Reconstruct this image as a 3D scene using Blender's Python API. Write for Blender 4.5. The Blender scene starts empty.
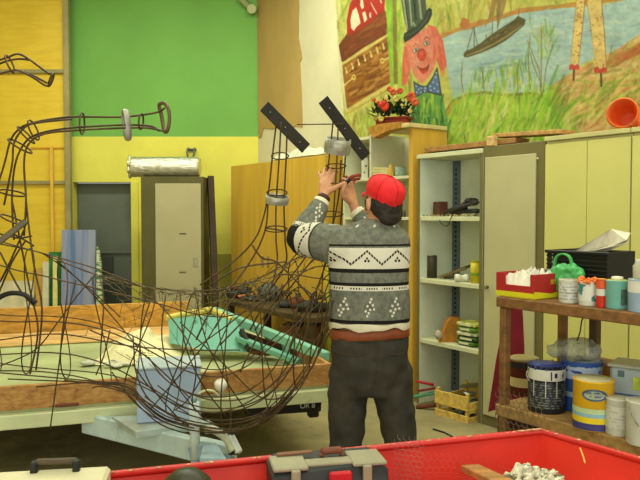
import bpy, bmesh, math, random
import numpy as np
from mathutils import Vector, Matrix, noise as mnoise
from math import pi, sin, cos, radians, atan2, hypot

S = bpy.context.scene
COL = S.collection
rnd = random.Random(7)

# ------------------------------------------------------------------ camera
F = 695.0
CAM_Z = 1.55
PITCH = math.atan(25.0 / F)
cam_d = bpy.data.cameras.new('camera')
cam_d.sensor_width = 36.0
cam_d.lens = 36.0 * F / 640.0
cam_d.clip_start = 0.05
cam = bpy.data.objects.new('camera', cam_d)
COL.objects.link(cam)
cam.location = (0, 0, CAM_Z)
cam.rotation_euler = (pi / 2 - PITCH, 0, 0)
S.camera = cam

# ------------------------------------------------------------------ world, lights, exposure
W = bpy.data.worlds.new('world')
S.world = W
W.use_nodes = True
bg = W.node_tree.nodes['Background']
bg.inputs[0].default_value = (0.97, 1.0, 0.87, 1)
bg.inputs[1].default_value = 0.62

def area(name, loc, size, power, color, rot=(0, 0, 0)):
    l = bpy.data.lights.new(name, 'AREA')
    l.shape = 'RECTANGLE'
    l.size, l.size_y = size
    l.energy = power
    l.color = color
    o = bpy.data.objects.new(name, l)
    o.location = loc
    o.rotation_euler = rot
    COL.objects.link(o)
    return o

WARM = (0.96, 1.0, 0.83)
area('ceiling_light_far', (-1.6, 6.3, 4.55), (4.0, 0.5), 128, WARM)
area('ceiling_light_middle', (0.2, 4.0, 4.55), (4.0, 0.5), 78, WARM)
area('ceiling_light_near', (0.2, 1.3, 4.55), (4.0, 0.5), 70, WARM)
area('ceiling_light_side', (2.2, 3.2, 4.55), (0.5, 3.0), 12, WARM)
area('front_fill_light', (-0.5, -1.6, 2.0), (6.0, 3.4), 130, (0.97, 1.0, 0.89), (pi / 2, 0, 0))  # added fill behind the camera, brightens shelf interiors and softens contrast
S.view_settings.view_transform = 'Standard'
S.view_settings.look = 'None'
S.view_settings.gamma = 1.0
S.view_settings.use_curve_mapping = False
S.view_settings.exposure = 0.0

# ------------------------------------------------------------------ helpers: geometry
def ray(px, py):
    a = (px - 320.0) / F
    b = (240.0 - py) / F
    y = cos(PITCH) + b * sin(PITCH)
    z = -sin(PITCH) + b * cos(PITCH)
    return Vector((a / y, 1.0, z / y))

def P(px, py, Y):
    return Vector((0, 0, CAM_Z)) + ray(px, py) * Y

def PZ(px, py, z):
    r = ray(px, py)
    return P(px, py, (z - CAM_Z) / r.z)

D = Vector((0.58, -0.815, 0)).normalized()      # along the right-hand wall, towards the camera
N = Vector((-D.y, D.x, 0))                      # into that wall
RANG = atan2(D.y, D.x)
A0 = Vector((0.80, 5.68, 0))                    # front line of the cabinets
T0 = Vector((0.777, 3.0, 0))                    # front line of the paint rack

def RR(t, s, z, o=A0):
    return o + D * t + N * s + Vector((0, 0, z))

def PW(px, py, s, o=A0):
    r = ray(px, py)
    q = o + N * s
    k = (N.x * q.x + N.y * q.y) / (N.x * r.x + N.y * r.y)
    return Vector((0, 0, CAM_Z)) + r * k

def tpx(px, s, o=A0):
    return (PW(px, 215, s, o) - o).dot(D)

class MB:
    def __init__(self):
        self.bm = bmesh.new()
        self.mi = 0
        self.lay = None
    def _faces(self, before):
        for f in self.bm.faces:
            if f.index == -1 or f not in before:
                pass
    def box(self, c, size, ang=0.0, bevel=0.003, rot=None, mi=0):
        m = (rot.to_4x4() if rot is not None else Matrix.Rotation(ang, 4, 'Z'))
        m = Matrix.Translation(Vector(c)) @ m @ Matrix.Diagonal((size[0], size[1], size[2], 1))
        r = bmesh.ops.create_cube(self.bm, size=1.0, matrix=m)
        vs = r['verts']
        es = set(e for v in vs for e in v.link_edges)
        fs = set(f for v in vs for f in v.link_faces)
        for f in fs: f.material_index = mi
        b = min(bevel, min(size) * 0.3)
        if b > 0.0004:
            bmesh.ops.bevel(self.bm, geom=list(es), offset=b, segments=1, affect='EDGES', profile=0.5)
        return self
    def rbox(self, t0, t1, s0, s1, z0, z1, bevel=0.003, o=A0, mi=0):
        return self.box(RR((t0 + t1) / 2, (s0 + s1) / 2, (z0 + z1) / 2, o), (abs(t1 - t0), abs(s1 - s0), abs(z1 - z0)), RANG, bevel, mi=mi)
    def bar(self, a, b, w, h, bevel=0.002, up=Vector((0, 0, 1)), mi=0):
        a = Vector(a); b = Vector(b)
        x = (b - a).normalized()
        if abs(x.dot(up)) > 0.99: up = Vector((0, 1, 0))
        y = up.cross(x).normalized()
        z = x.cross(y)
        R = Matrix((x, y, z)).transposed()
        return self.box((a + b) / 2, ((b - a).length, w, h), rot=R, bevel=bevel, mi=mi)
    def tube(self, pts, r, sides=6, closed=False, mi=0, cap=True, smooth=True):
        pts = [Vector(p) for p in pts]
        n = len(pts)
        rs = r if isinstance(r, (list, tuple)) else [r] * n
        rings = []
        prev = None
        for i, p in enumerate(pts):
            if closed:
                t = (pts[(i + 1) % n] - pts[i - 1])
            else:
                t = pts[min(i + 1, n - 1)] - pts[max(i - 1, 0)]
            if t.length < 1e-9: t = Vector((0, 0, 1))
            t.normalize()
            if prev is None:
                u = Vector((0, 0, 1)) if abs(t.z) < 0.9 else Vector((1, 0, 0))
            else:
                u = prev
            x = (u - t * u.dot(t))
            if x.length < 1e-6:
                x = t.orthogonal()
            x.normalize()
            y = t.cross(x)
            prev = x
            rings.append([self.bm.verts.new(p + (x * cos(2 * pi * k / sides) + y * sin(2 * pi * k / sides)) * rs[i]) for k in range(sides)])
        m = n if closed else n - 1
        for i in range(m):
            a, b = rings[i], rings[(i + 1) % n]
            for k in range(sides):
                f = self.bm.faces.new((a[k], a[(k + 1) % sides], b[(k + 1) % sides], b[k]))
                f.material_index = mi
                f.smooth = smooth
        if cap and not closed:
            for ring, rev in ((rings[0], True), (rings[-1], False)):
                f = self.bm.faces.new(list(reversed(ring)) if rev else ring)
                f.material_index = mi
        return self
    def lathe(self, prof, c=(0, 0, 0), n=28, rot=None, cap=True, mi=0, smooth=True, sx=1.0, sy=1.0):
        c = Vector(c)
        rings = []
        for (r, z) in prof:
            ring = []
            for k in range(n):
                v = Vector((max(r, 1e-4) * cos(2 * pi * k / n) * sx, max(r, 1e-4) * sin(2 * pi * k / n) * sy, z))
                if rot is not None: v = rot @ v
                ring.append(self.bm.verts.new(c + v))
            rings.append(ring)
        for a, b in zip(rings, rings[1:]):
            for k in range(n):
                f = self.bm.faces.new((a[k], a[(k + 1) % n], b[(k + 1) % n], b[k]))
                f.smooth = smooth
                f.material_index = mi
        if cap:
            for ring, rev in ((rings[0], True), (rings[-1], False)):
                f = self.bm.faces.new(list(reversed(ring)) if rev else ring)
                f.material_index = mi
        return self
    def prism(self, poly, vec, mi=0):
        vec = Vector(vec)
        a = [self.bm.verts.new(Vector(p)) for p in poly]
        b = [self.bm.verts.new(Vector(p) + vec) for p in poly]
        n = len(a)
        fs = [self.bm.faces.new(a), self.bm.faces.new(list(reversed(b)))]
        for i in range(n):
            fs.append(self.bm.faces.new((a[(i + 1) % n], a[i], b[i], b[(i + 1) % n])))
        for f in fs: f.material_index = mi
        return self
    def face(self, poly, mi=0):
        f = self.bm.faces.new([self.bm.verts.new(Vector(p)) for p in poly])
        f.material_index = mi
        return self
    def ball(self, c, r, sub=2, scale=(1, 1, 1), rot=None, jitter=0.0, mi=0, freq=9.0):
        m = Matrix.Translation(Vector(c)) @ (rot.to_4x4() if rot is not None else Matrix.Identity(4)) @ Matrix.Diagonal((scale[0], scale[1], scale[2], 1))
        res = bmesh.ops.create_icosphere(self.bm, subdivisions=sub, radius=r, matrix=m)
        c = Vector(c)
        for v in res['verts']:
            if jitter:
                k = mnoise.noise(v.co * freq) + 0.6 * mnoise.noise(v.co * freq * 2.7)
                v.co = c + (v.co - c) * (1 + jitter * k)
            for f in v.link_faces:
                f.smooth = True
                f.material_index = mi
        return self
    def build(self, name, mats, parent=None, origin=None, fix=True):
        if fix:
            bmesh.ops.recalc_face_normals(self.bm, faces=self.bm.faces[:])
        if not isinstance(mats, (list, tuple)): mats = [mats]
        me = bpy.data.meshes.new(name)
        vs = self.bm.verts
        if parent is None:
            if origin is None:
                xs = [v.co.x for v in vs]; ys = [v.co.y for v in vs]; zs = [v.co.z for v in vs]
                origin = Vector(((min(xs) + max(xs)) / 2, (min(ys) + max(ys)) / 2, min(zs)))
            off = Vector(origin)
        else:
            off = wloc(parent)
        for v in vs: v.co -= off
        self.bm.to_mesh(me)
        self.bm.free()
        for m in mats: me.materials.append(m)
        o = bpy.data.objects.new(name, me)
        COL.objects.link(o)
        if parent is None:
            o.location = off
        else:
            o.parent = parent
        return o

def wloc(o):
    v = Vector((0, 0, 0))
    while o is not None:
        v += o.location
        o = o.parent
    return v

def tag(o, label, cat, group=None, kind=None):
    if label: o['label'] = label
    if cat: o['category'] = cat
    if group: o['group'] = group
    if kind: o['kind'] = kind
    return o

def struct(o):
    o['kind'] = 'structure'
    return o

def thing(name, label, cat, loc, group=None):
    o = bpy.data.objects.new(name, None)
    o.empty_display_size = 0.05
    o.location = Vector(loc)
    COL.objects.link(o)
    return tag(o, label, cat, group)

def smooth_path(pts, k=6, closed=False):
    """Catmull-Rom through points"""
    pts = [Vector(p) for p in pts]
    n = len(pts)
    out = []
    m = n if closed else n - 1
    for i in range(m):
        if closed:
            p0, p1, p2, p3 = pts[i - 1], pts[i], pts[(i + 1) % n], pts[(i + 2) % n]
        else:
            p0 = pts[max(i - 1, 0)]; p1 = pts[i]; p2 = pts[i + 1]; p3 = pts[min(i + 2, n - 1)]
        for j in range(k):
            t = j / k
            out.append(0.5 * ((2 * p1) + (p2 - p0) * t + (2 * p0 - 5 * p1 + 4 * p2 - p3) * t * t + (3 * p1 - p0 - 3 * p2 + p3) * t ** 3))
    if not closed: out.append(pts[-1])
    return out

def blobify(mb, voxel, iters, factor=0.5):
    """fuse a bmesh of overlapping pieces into one continuous skin, return a bmesh builder"""
    me = bpy.data.meshes.new('tmp')
    bmesh.ops.recalc_face_normals(mb.bm, faces=mb.bm.faces[:])
    mb.bm.to_mesh(me)
    mb.bm.free()
    o = bpy.data.objects.new('tmp', me)
    COL.objects.link(o)
    r = o.modifiers.new('r', 'REMESH')
    r.mode = 'VOXEL'
    r.voxel_size = voxel
    s = o.modifiers.new('s', 'SMOOTH')
    s.factor = factor
    s.iterations = iters
    dg = bpy.context.evaluated_depsgraph_get()
    me2 = bpy.data.meshes.new_from_object(o.evaluated_get(dg))
    bpy.data.objects.remove(o)
    out = MB()
    out.bm.from_mesh(me2)
    bpy.data.meshes.remove(me2)
    for f in out.bm.faces: f.smooth = True
    return out

# ------------------------------------------------------------------ helpers: materials
def lin(c):
    out = []
    for v in c:
        v /= 255.0
        out.append(v / 12.92 if v <= 0.04045 else ((v + 0.055) / 1.055) ** 2.4)
    return tuple(out) + (1.0,)

def scale_c(c, k):
    return tuple(max(0, min(255, v * k)) for v in c)

_mats = {}
class NT:
    def __init__(self, name):
        self.m = bpy.data.materials.new(name)
        self.m.use_nodes = True
        self.t = self.m.node_tree
        self.b = self.t.nodes['Principled BSDF']
    def n(self, typ, **kw):
        nd = self.t.nodes.new(typ)
        for k, v in kw.items(): setattr(nd, k, v)
        return nd
    def l(self, a, b): self.t.links.new(a, b)
    def math(self, op, a, b=None, c=None):
        nd = self.n('ShaderNodeMath', operation=op)
        for i, v in enumerate((a, b, c)):
            if v is None: continue
            if isinstance(v, (int, float)): nd.inputs[i].default_value = v
            else: self.l(v, nd.inputs[i])
        return nd.outputs[0]
    def mix(self, fac, a, b):
        nd = self.n('ShaderNodeMix', data_type='RGBA')
        for i, v in ((0, fac), (6, a), (7, b)):
            if isinstance(v, (int, float)): nd.inputs[i].default_value = v
            elif isinstance(v, tuple): nd.inputs[i].default_value = v
            else: self.l(v, nd.inputs[i])
        return nd.outputs[2]
    def coords(self, scale=(1, 1, 1), rotz=0.0, kind='Object'):
        tc = self.n('ShaderNodeTexCoord')
        mp = self.n('ShaderNodeMapping')
        mp.inputs['Scale'].default_value = scale
        mp.inputs['Rotation'].default_value = (0, 0, rotz)
        self.l(tc.outputs[kind], mp.inputs[0])
        return mp.outputs[0]
    def noise(self, co, scale, detail=4, rough=0.6):
        nd = self.n('ShaderNodeTexNoise')
        nd.inputs['Scale'].default_value = scale
        nd.inputs['Detail'].default_value = detail
        nd.inputs['Roughness'].default_value = rough
        self.l(co, nd.inputs['Vector'])
        return nd.outputs['Fac']
    def ramp(self, fac, stops):
        nd = self.n('ShaderNodeValToRGB')
        cr = nd.color_ramp
        while len(cr.elements) > 1: cr.elements.remove(cr.elements[-1])
        cr.elements[0].position = stops[0][0]; cr.elements[0].color = stops[0][1]
        for p, c in stops[1:]:
            e = cr.elements.new(p); e.color = c
        self.l(fac, nd.inputs[0])
        return nd.outputs[0]
    def bump(self, h, strength, dist=0.01):
        nd = self.n('ShaderNodeBump')
        nd.inputs['Strength'].default_value = strength
        nd.inputs['Distance'].default_value = dist
        self.l(h, nd.inputs['Height'])
        self.l(nd.outputs[0], self.b.inputs['Normal'])

def M(name, rgb, rough=0.6, metal=0.0, var=0.12, sc=6.0, bump=0.0, stretch=(1, 1, 1), alpha=1.0, trans=0.0, spec=0.3, dirt=None, dirt_amt=0.0, rotz=0.0):
    if name in _mats: return _mats[name]
    t = NT(name)
    co = t.coords(stretch, rotz)
    f = t.noise(co, sc)
    c = t.ramp(f, [(0.25, lin(scale_c(rgb, 1 - var))), (0.75, lin(scale_c(rgb, 1 + var)))])
    if dirt:
        f2 = t.noise(co, sc * 0.45, 6, 0.7)
        msk = t.ramp(f2, [(0.62 - dirt_amt * 0.4, (0, 0, 0, 1)), (0.70, (1, 1, 1, 1))])
        c = t.mix(msk, c, lin(dirt))
    t.l(c, t.b.inputs['Base Color'])
    t.b.inputs['Roughness'].default_value = rough
    t.b.inputs['Metallic'].default_value = metal
    t.b.inputs['Specular IOR Level'].default_value = spec
    t.b.inputs['Alpha'].default_value = alpha
    t.b.inputs['Transmission Weight'].default_value = trans
    if bump: t.bump(f, bump)
    _mats[name] = t.m
    return t.m

def wood(name, rgb, sc=5.0, axis='x', rotz=0.0, var=0.22, rough=0.65):
    st = {'x': (0.6, 7, 7), 'y': (7, 0.6, 7), 'z': (7, 7, 0.6)}[axis]
    return M(name, rgb, rough, var=var, sc=sc, stretch=st, bump=0.15, rotz=rotz)
# ================================================================== SETTING
BY = 8.6           # back wall
m_floor = M('concrete_floor', (148, 136, 92), 0.8, var=0.16, sc=2.2, dirt=(96, 90, 62), dirt_amt=0.25, bump=0.05)
struct(MB().box((-0.9, 4.0, -0.05), (9.6, 10.4, 0.1), bevel=0).build('floor', m_floor))
m_green = M('green_wall_paint', (114, 168, 78), 0.75, var=0.05, sc=1.2, bump=0.02)
m_yellow = M('yellow_wall_paint', (222, 214, 90), 0.7, var=0.05, sc=1.5, dirt=(196, 180, 70), dirt_amt=0.12)
m_cream = M('cream_wall_paint', (204, 197, 160), 0.75, var=0.05, sc=1.4, dirt=(205, 190, 130), dirt_amt=0.1)
m_post = M('grey_steel_post', (150, 140, 92), 0.55, var=0.1, sc=4)
zb = 1.55 + 78 / F * BY + 0.0
dx0, dx1 = P(73, 200, BY).x, P(132, 200, BY).x
dz = P(100, 182, BY).z
cx = RR(-3.29, 0.42, 0).x
mb = MB()
mb.box(((-5.2 + cx) / 2, BY + 0.1, (zb + 4.7) / 2), (cx + 0.3 + 5.2, 0.2, 4.7 - zb), bevel=0, mi=0)
mb.box(((-5.2 + dx0) / 2, BY + 0.1, zb / 2), (dx0 + 5.2, 0.2, zb), bevel=0, mi=1)
mb.box(((dx1 + cx) / 2 + 0.15, BY + 0.1, zb / 2), (cx + 0.3 - dx1, 0.2, zb), bevel=0, mi=1)
mb.box(((dx1 + dx0) / 2, BY + 0.1, (zb + dz) / 2), (dx1 - dx0, 0.2, zb - dz), bevel=0, mi=1)
struct(mb.build('wall_back', [m_green, m_yellow]))
# right wall, running obliquely towards the camera
wr = MB().rbox(-3.6, 4.2, 0.42, 0.62, 0, 4.7, bevel=0).build('wall_right', m_cream)
struct(wr)
struct(MB().box((-5.3, 4.0, 2.35), (0.2, 10.4, 4.7), bevel=0).build('wall_left', M('left_wall_paint', (205, 190, 120), 0.8, var=0.05)))
struct(MB().box((-0.9, 4.0, 4.75), (9.6, 10.4, 0.1), bevel=0).build('ceiling', M('ceiling_paint', (215, 210, 185), 0.9, var=0.04)))

# dark recess: a dark grey steel door with a ledge panel
m_dark = M('dark_green_grey_paint', (100, 106, 92), 0.6, var=0.08, sc=2)
m_dark2 = M('darker_grey_paint', (66, 70, 60), 0.6, var=0.08, sc=2)
d = MB().box(((dx0 + dx1) / 2, BY + 0.16, dz / 2), (dx1 - dx0 - 0.02, 0.06, dz - 0.02), bevel=0.004).build('door_1', m_dark)
struct(d)
zz = P(100, 253, BY).z; z2 = P(100, 277, BY).z
MB().box(((dx0 + dx1) / 2 - 0.1, BY + 0.12, (zz + z2) / 2), (dx1 - dx0 - 0.35, 0.03, zz - z2 - 0.1), bevel=0.004).build('lower_panel', m_dark2, d)
MB().box(((dx0 + dx1) / 2, BY + 0.115, zz), (dx1 - dx0 - 0.04, 0.03, 0.025), bevel=0.004).build('door_rail', m_dark, d)
MB().box(((dx0 + dx1) / 2, BY + 0.115, z2 - 0.2), (dx1 - dx0 - 0.04, 0.03, 0.3), bevel=0.004).build('kick_panel', m_dark2, d)
MB().box((dx1 + 0.035, BY - 0.005, dz / 2), (0.09, 0.03, dz), bevel=0.004).build('door_frame', m_yellow, d)

# big yellow boarded sliding door on the left with a grey steel frame
m_board = NT('amber_board')
co = m_board.coords((1, 1, 1))
f1 = m_board.noise(m_board.coords((0.8, 1, 6)), 3.0, 5)
f2 = m_board.noise(co, 1.1, 3)
c1 = m_board.ramp(f1, [(0.3, lin((208, 170, 34))), (0.7, lin((226, 194, 50)))])
c2 = m_board.ramp(f2, [(0.35, (0, 0, 0, 1)), (0.75, (1, 1, 1, 1))])
m_board.l(m_board.mix(m_board.math('MULTIPLY', c2, 0.55), c1, lin((240, 210, 70))), m_board.b.inputs['Base Color'])
m_board.b.inputs['Roughness'].default_value = 0.55
m_board = m_board.m
DY = 8.42
px1 = P(66, 200, DY).x; px2 = P(71.5, 200, DY).x
sd = MB().box(((-5.15 + px1) / 2, DY + 0.03, 2.3), (px1 + 5.15, 0.03, 4.5), bevel=0.002).build('door_2', m_board)
struct(sd)
MB().box(((px1 + px2) / 2, DY, 2.3), (px2 - px1, 0.08, 4.5), bevel=0.006).build('frame_post', m_post, sd)
for yy in (71.5, 182.5, 296):
    MB().box(((-5.15 + px1) / 2, DY + 0.0, P(30, yy, DY).z), (px1 + 5.15, 0.05, 0.045), bevel=0.005).build('frame_rail', m_post, sd)
MB().box((P(33, 40, DY).x - 1.2, DY + 0.005, 2.3), (0.05, 0.04, 4.5), bevel=0.005).build('frame_post', m_post, sd)
MB().box((P(48, 148, DY).x, DY + 0.008, P(48, 148, DY).z), (0.42, 0.015, 0.02), bevel=0.002).build('board_seam', M('seam_wood', (196, 140, 40), 0.6), sd)

# brown sheet of card covering the left end of the right wall
mb = MB()
poly = []
for (x, y) in [(257.5, -30), (299.5, -30), (299.5, 6), (299, 38), (301.5, 50), (302.5, 58), (300.5, 62), (302, 92), (303, 127), (296, 126), (290, 128), (280, 127), (272, 129), (264, 128), (262, 137), (259, 138)]:
    poly.append(PW(x, y, 0.42))
mb.prism(poly, -N * 0.012)
tag(mb.build('cardboard_sheet', M('brown_card', (170, 142, 80), 0.8, var=0.09, sc=2.0, stretch=(1, 1, 0.4))), 'brown card sheet with ragged edge hanging between green wall and mural', 'sheet')

# pipe end high on the green wall
pp = thing('ceiling_pipe', 'short grey pipe with end clip high on the green wall', 'pipe', P(246, 6, BY - 0.07))
MB().tube([P(228, -22, BY - 0.08), P(240, -2, BY - 0.08), P(251, 9, BY - 0.05)], 0.04, 12).build('tube', M('pipe_grey', (150, 160, 105), 0.5), pp)
MB().lathe([(0.055, 0), (0.055, 0.05)], P(252, 10, BY - 0.06), rot=Matrix.Rotation(pi / 2, 3, 'X')).build('clip', M('pipe_clip', (170, 175, 120), 0.5), pp)

# ================================================================== MURAL
PIG = {}
def MC(name, rgb, *a, **k):
    PIG[name] = np.array(rgb, float)
    return name

class Mural:
    """pigment laid stroke by stroke on a fine grid, then carried as the sheet's own colour"""
    X0, X1, Y0, Y1, Q = 328.0, 722.0, -62.0, 202.0, 2.0
    def __init__(self):
        self.ops = []
    def poly(self, pts, mi, lay, al=0.96):
        self.ops.append((lay, len(self.ops), pts, mi, al))
    def ell(self, c, rx, ry, mi, lay, rot=0, n=18):
        self.poly([(c[0] + rx * cos(2 * pi * i / n) * cos(rot) - ry * sin(2 * pi * i / n) * sin(rot),
                    c[1] + rx * cos(2 * pi * i / n) * sin(rot) + ry * sin(2 * pi * i / n) * cos(rot)) for i in range(n)], mi, lay)
    def line(self, pts, w, mi, lay, al=0.9):
        L = []; R = []
        n = len(pts)
        for i, (x, y) in enumerate(pts):
            a = pts[max(0, i - 1)]; b = pts[min(n - 1, i + 1)]
            dx, dy = b[0] - a[0], b[1] - a[1]
            q = hypot(dx, dy) or 1
            ww = w * (1.0 if 0 < i < n - 1 or n == 2 else 0.6)
            L.append((x - dy / q * ww / 2, y + dx / q * ww / 2)); R.append((x + dy / q * ww / 2, y - dx / q * ww / 2))
        self.poly(L + R[::-1], mi, lay, al)
    def strokes(self, region, n, ln, w, ang, mats, lay, jit=0.25, curve=0.15, al=0.42):
        xs = [p[0] for p in region]; ys = [p[1] for p in region]
        n = int(n * 1.6)
        cnt = 0; tries = 0
        while cnt < n and tries < n * 30:
            tries += 1
            x = rnd.uniform(min(xs), max(xs)); y = rnd.uniform(min(ys), max(ys))
            ins = False
            j = len(region) - 1
            for i in range(len(region)):
                if (region[i][1] > y) != (region[j][1] > y) and x < (region[j][0] - region[i][0]) * (y - region[i][1]) / (region[j][1] - region[i][1]) + region[i][0]:
                    ins = not ins
                j = i
            if not ins: continue
            a = ang + rnd.gauss(0, jit)
            l = ln * rnd.uniform(0.6, 1.3)
            b = a + rnd.uniform(-curve, curve) * 2
            x1, y1 = x + cos(a) * l / 2, y + sin(a) * l / 2
            x2, y2 = x1 + cos(b) * l / 2, y1 + sin(b) * l / 2
            self.line([(x, y), (x1, y1), (x2, y2)], w * rnd.uniform(0.7, 1.8), rnd.choice(mats), lay, al * rnd.uniform(.6, 1.3))
            cnt += 1
    def paint(self):
        Q = self.Q
        W_ = int((self.X1 - self.X0) * Q); H_ = int((self.Y1 - self.Y0) * Q)
        can = np.zeros((H_, W_, 3)); can[:] = (206, 198, 140)
        for lay, _, pts, mi, al in sorted(self.ops, key=lambda o: (o[0], o[1])):
            p = (np.array(pts, float) - (self.X0, self.Y0)) * Q
            x0, y0 = np.floor(p.min(0)).astype(int) - 1; x1, y1 = np.ceil(p.max(0)).astype(int) + 2
            x0 = max(x0, 0); y0 = max(y0, 0); x1 = min(x1, W_); y1 = min(y1, H_)
            if x1 <= x0 or y1 <= y0: continue
            cov = np.zeros((y1 - y0, x1 - x0))
            for ox, oy in ((-.25, -.25), (.25, -.25), (-.25, .25), (.25, .25)):
                gx, gy = np.meshgrid(np.arange(x0, x1) + ox, np.arange(y0, y1) + oy)
                ins = np.zeros(gx.shape, bool)
                j = len(p) - 1
                for i in range(len(p)):
                    xi, yi = p[i]; xj, yj = p[j]
                    if yi != yj:
                        ins ^= ((yi > gy) != (yj > gy)) & (gx < (xj - xi) * (gy - yi) / (yj - yi) + xi)
                    j = i
                cov += ins * .25
            cov = (cov * al)[..., None]
            can[y0:y1, x0:x1] = can[y0:y1, x0:x1] * (1 - cov) + PIG[mi] * cov
        # pigment settles unevenly on the sheet
        rg = np.random.default_rng(5)
        def fld(n_):
            g_ = rg.normal(0, 1, (int(H_ / n_) + 3, int(W_ / n_) + 3))
            yy, xx = np.mgrid[0:H_, 0:W_] / n_
            iy, ix = yy.astype(int), xx.astype(int); fy, fx = yy - iy, xx - ix
            return (g_[iy, ix] * (1 - fx) + g_[iy, ix + 1] * fx) * (1 - fy) + (g_[iy + 1, ix] * (1 - fx) + g_[iy + 1, ix + 1] * fx) * fy
        can *= (1 + .035 * fld(14) + .03 * fld(5))[..., None]
        k = can.copy()
        k[1:-1, 1:-1] = can[1:-1, 1:-1] * .4 + (can[:-2, 1:-1] + can[2:, 1:-1] + can[1:-1, :-2] + can[1:-1, 2:]) * .15
        k = k * (.90, .92, .97) * .93
        return np.clip(k, 0, 255)

mu = Mural()
UP = -pi / 2
yg = MC('yellow_green', (196, 190, 84), 0.16, 3, (1, 1, 0.3))
yg2 = MC('straw', (212, 196, 92)); yg3 = MC('leaf_green', (128, 168, 48)); yg4 = MC('pale_straw', (224, 214, 132))
olive = MC('olive', (132, 122, 44)); ochre = MC('ochre', (184, 136, 60)); earth = MC('earth', (208, 148, 88), 0.1)
earth2 = MC('red_earth', (186, 112, 56)); earth3 = MC('sand', (226, 190, 128))
water = MC('water', (168, 190, 172), 0.07, 4); water2 = MC('water_blue', (142, 164, 158)); water3 = MC('water_light', (200, 206, 168))
grass = MC('grass', (166, 190, 58), 0.15, 5); grass2 = MC('grass_bright', (150, 200, 46)); grass3 = MC('grass_dark', (92, 140, 40)); grass4 = MC('grass_yellow', (214, 204, 96))
brown = MC('wagon_brown', (158, 98, 34), 0.2, 5); dbrown = MC('roof_brown', (116, 58, 26), 0.15, 6); lbrown = MC('wagon_light', (202, 142, 60))
ylw = MC('wagon_yellow', (226, 204, 106)); red = MC('letter_red', (176, 44, 30)); crm = MC('cream', (228, 216, 168))
hat = MC('hat_grey', (74, 82, 58), 0.15); hat2 = MC('hat_light', (158, 162, 122)); hatd = MC('hat_dark', (48, 54, 38))
skin = MC('face_pink', (222, 128, 96), 0.1); hair_p = MC('hair_pink', (212, 100, 72), 0.14); nose = MC('nose_red', (204, 76, 44)); inkc = MC('ink', (58, 44, 34))
bow = MC('bow_blue', (92, 116, 140), 0.1); dot = MC('bow_dot', (212, 216, 200)); wht = MC('eye_white', (220, 214, 180))
bod = MC('coat_green', (104, 156, 66), 0.14); bod2 = MC('coat_dark', (68, 118, 58))
hull = MC('hull', (92, 82, 44), 0.2); hull2 = MC('hull_light', (160, 138, 78)); sail = MC('sail', (160, 124, 66)); rope = MC('rope', (106, 98, 66))
pant = MC('trouser_cream', (224, 190, 104), 0.1); pant2 = MC('trouser_spot', (182, 124, 66)); pant3 = MC('trouser_green', (150, 150, 92)); cuff = MC('cuff_red', (200, 76, 50)); stilt = MC('stilt', (72, 50, 38))

base_r = [(331, -60), (720, -60), (720, 200), (560, 170), (440, 150), (345, 139)]
mu.poly(base_r, yg, 0)
mu.strokes([(331, -50), (720, -50), (720, 30), (520, 14), (440, 38), (405, 130), (331, 138)], 420, 26, 2.2, UP, [yg2, yg3, yg4, yg, olive], 1, 0.2)
mu.strokes([(440, -40), (720, -60), (720, -8), (520, 10), (440, 36)], 160, 22, 2.6, UP, [yg2, ochre, yg4, yg], 1.5, 0.15)
# bank and water
wpoly = [(438, 40), (458, 31), (470, 29), (500, 19), (520, 13), (560, 8), (600, 5), (640, -3), (720, -30), (720, 0), (640, 36), (612, 52), (585, 62), (560, 80), (548, 96), (535, 100), (470, 100), (452, 100), (447, 70)]
mu.poly([(436, 36), (470, 23), (500, 15), (518, 8), (560, 4), (640, -9), (720, -42), (720, -30), (640, -3), (560, 10), (520, 16), (500, 22), (470, 33), (437, 46)], ochre, 2)
mu.strokes([(436, 34), (470, 22), (520, 8), (520, 16), (470, 32), (437, 44)], 40, 9, 1.6, -0.3, [earth2, ochre, earth], 3)
mu.poly([(459, 24), (463, 17), (468, 19), (470, 26), (462, 29)], earth2, 3)
mu.poly(wpoly, water, 4)
mu.strokes(wpoly, 150, 20, 1.8, -0.12, [water, water3, water2, water3], 5, 0.12)
mu.strokes([(468, 60), (520, 52), (520, 66), (468, 74)], 14, 22, 1.6, -0.1, [water2, MC('water_deep', (112, 138, 148))], 6, 0.1)
# earth on the right
epoly = [(540, 112), (548, 88), (562, 78), (590, 63), (615, 50), (640, 34), (720, 0), (720, 190), (560, 165), (520, 140)]
mu.poly(epoly, earth, 6)
mu.strokes([(548, 88), (600, 62), (640, 40), (660, 120), (560, 130)], 90, 16, 2.4, -0.8, [yg3, olive, grass4, yg2], 7.5, 0.5)
mu.strokes(epoly, 240, 26, 3.0, -0.55, [earth, earth3, earth2, ochre, yg4, earth3], 7, 0.35)
mu.strokes([(600, 64), (640, 42), (660, 30), (660, 44), (640, 58), (600, 72)], 26, 26, 2.4, -0.5, [earth2, MC('path_brown', (168, 96, 44))], 8, 0.1)
mu.strokes([(555, 105), (640, 70), (640, 130), (555, 130)], 70, 22, 2.2, -0.9, [yg2, olive, yg3, grass4], 8, 0.35)
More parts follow.
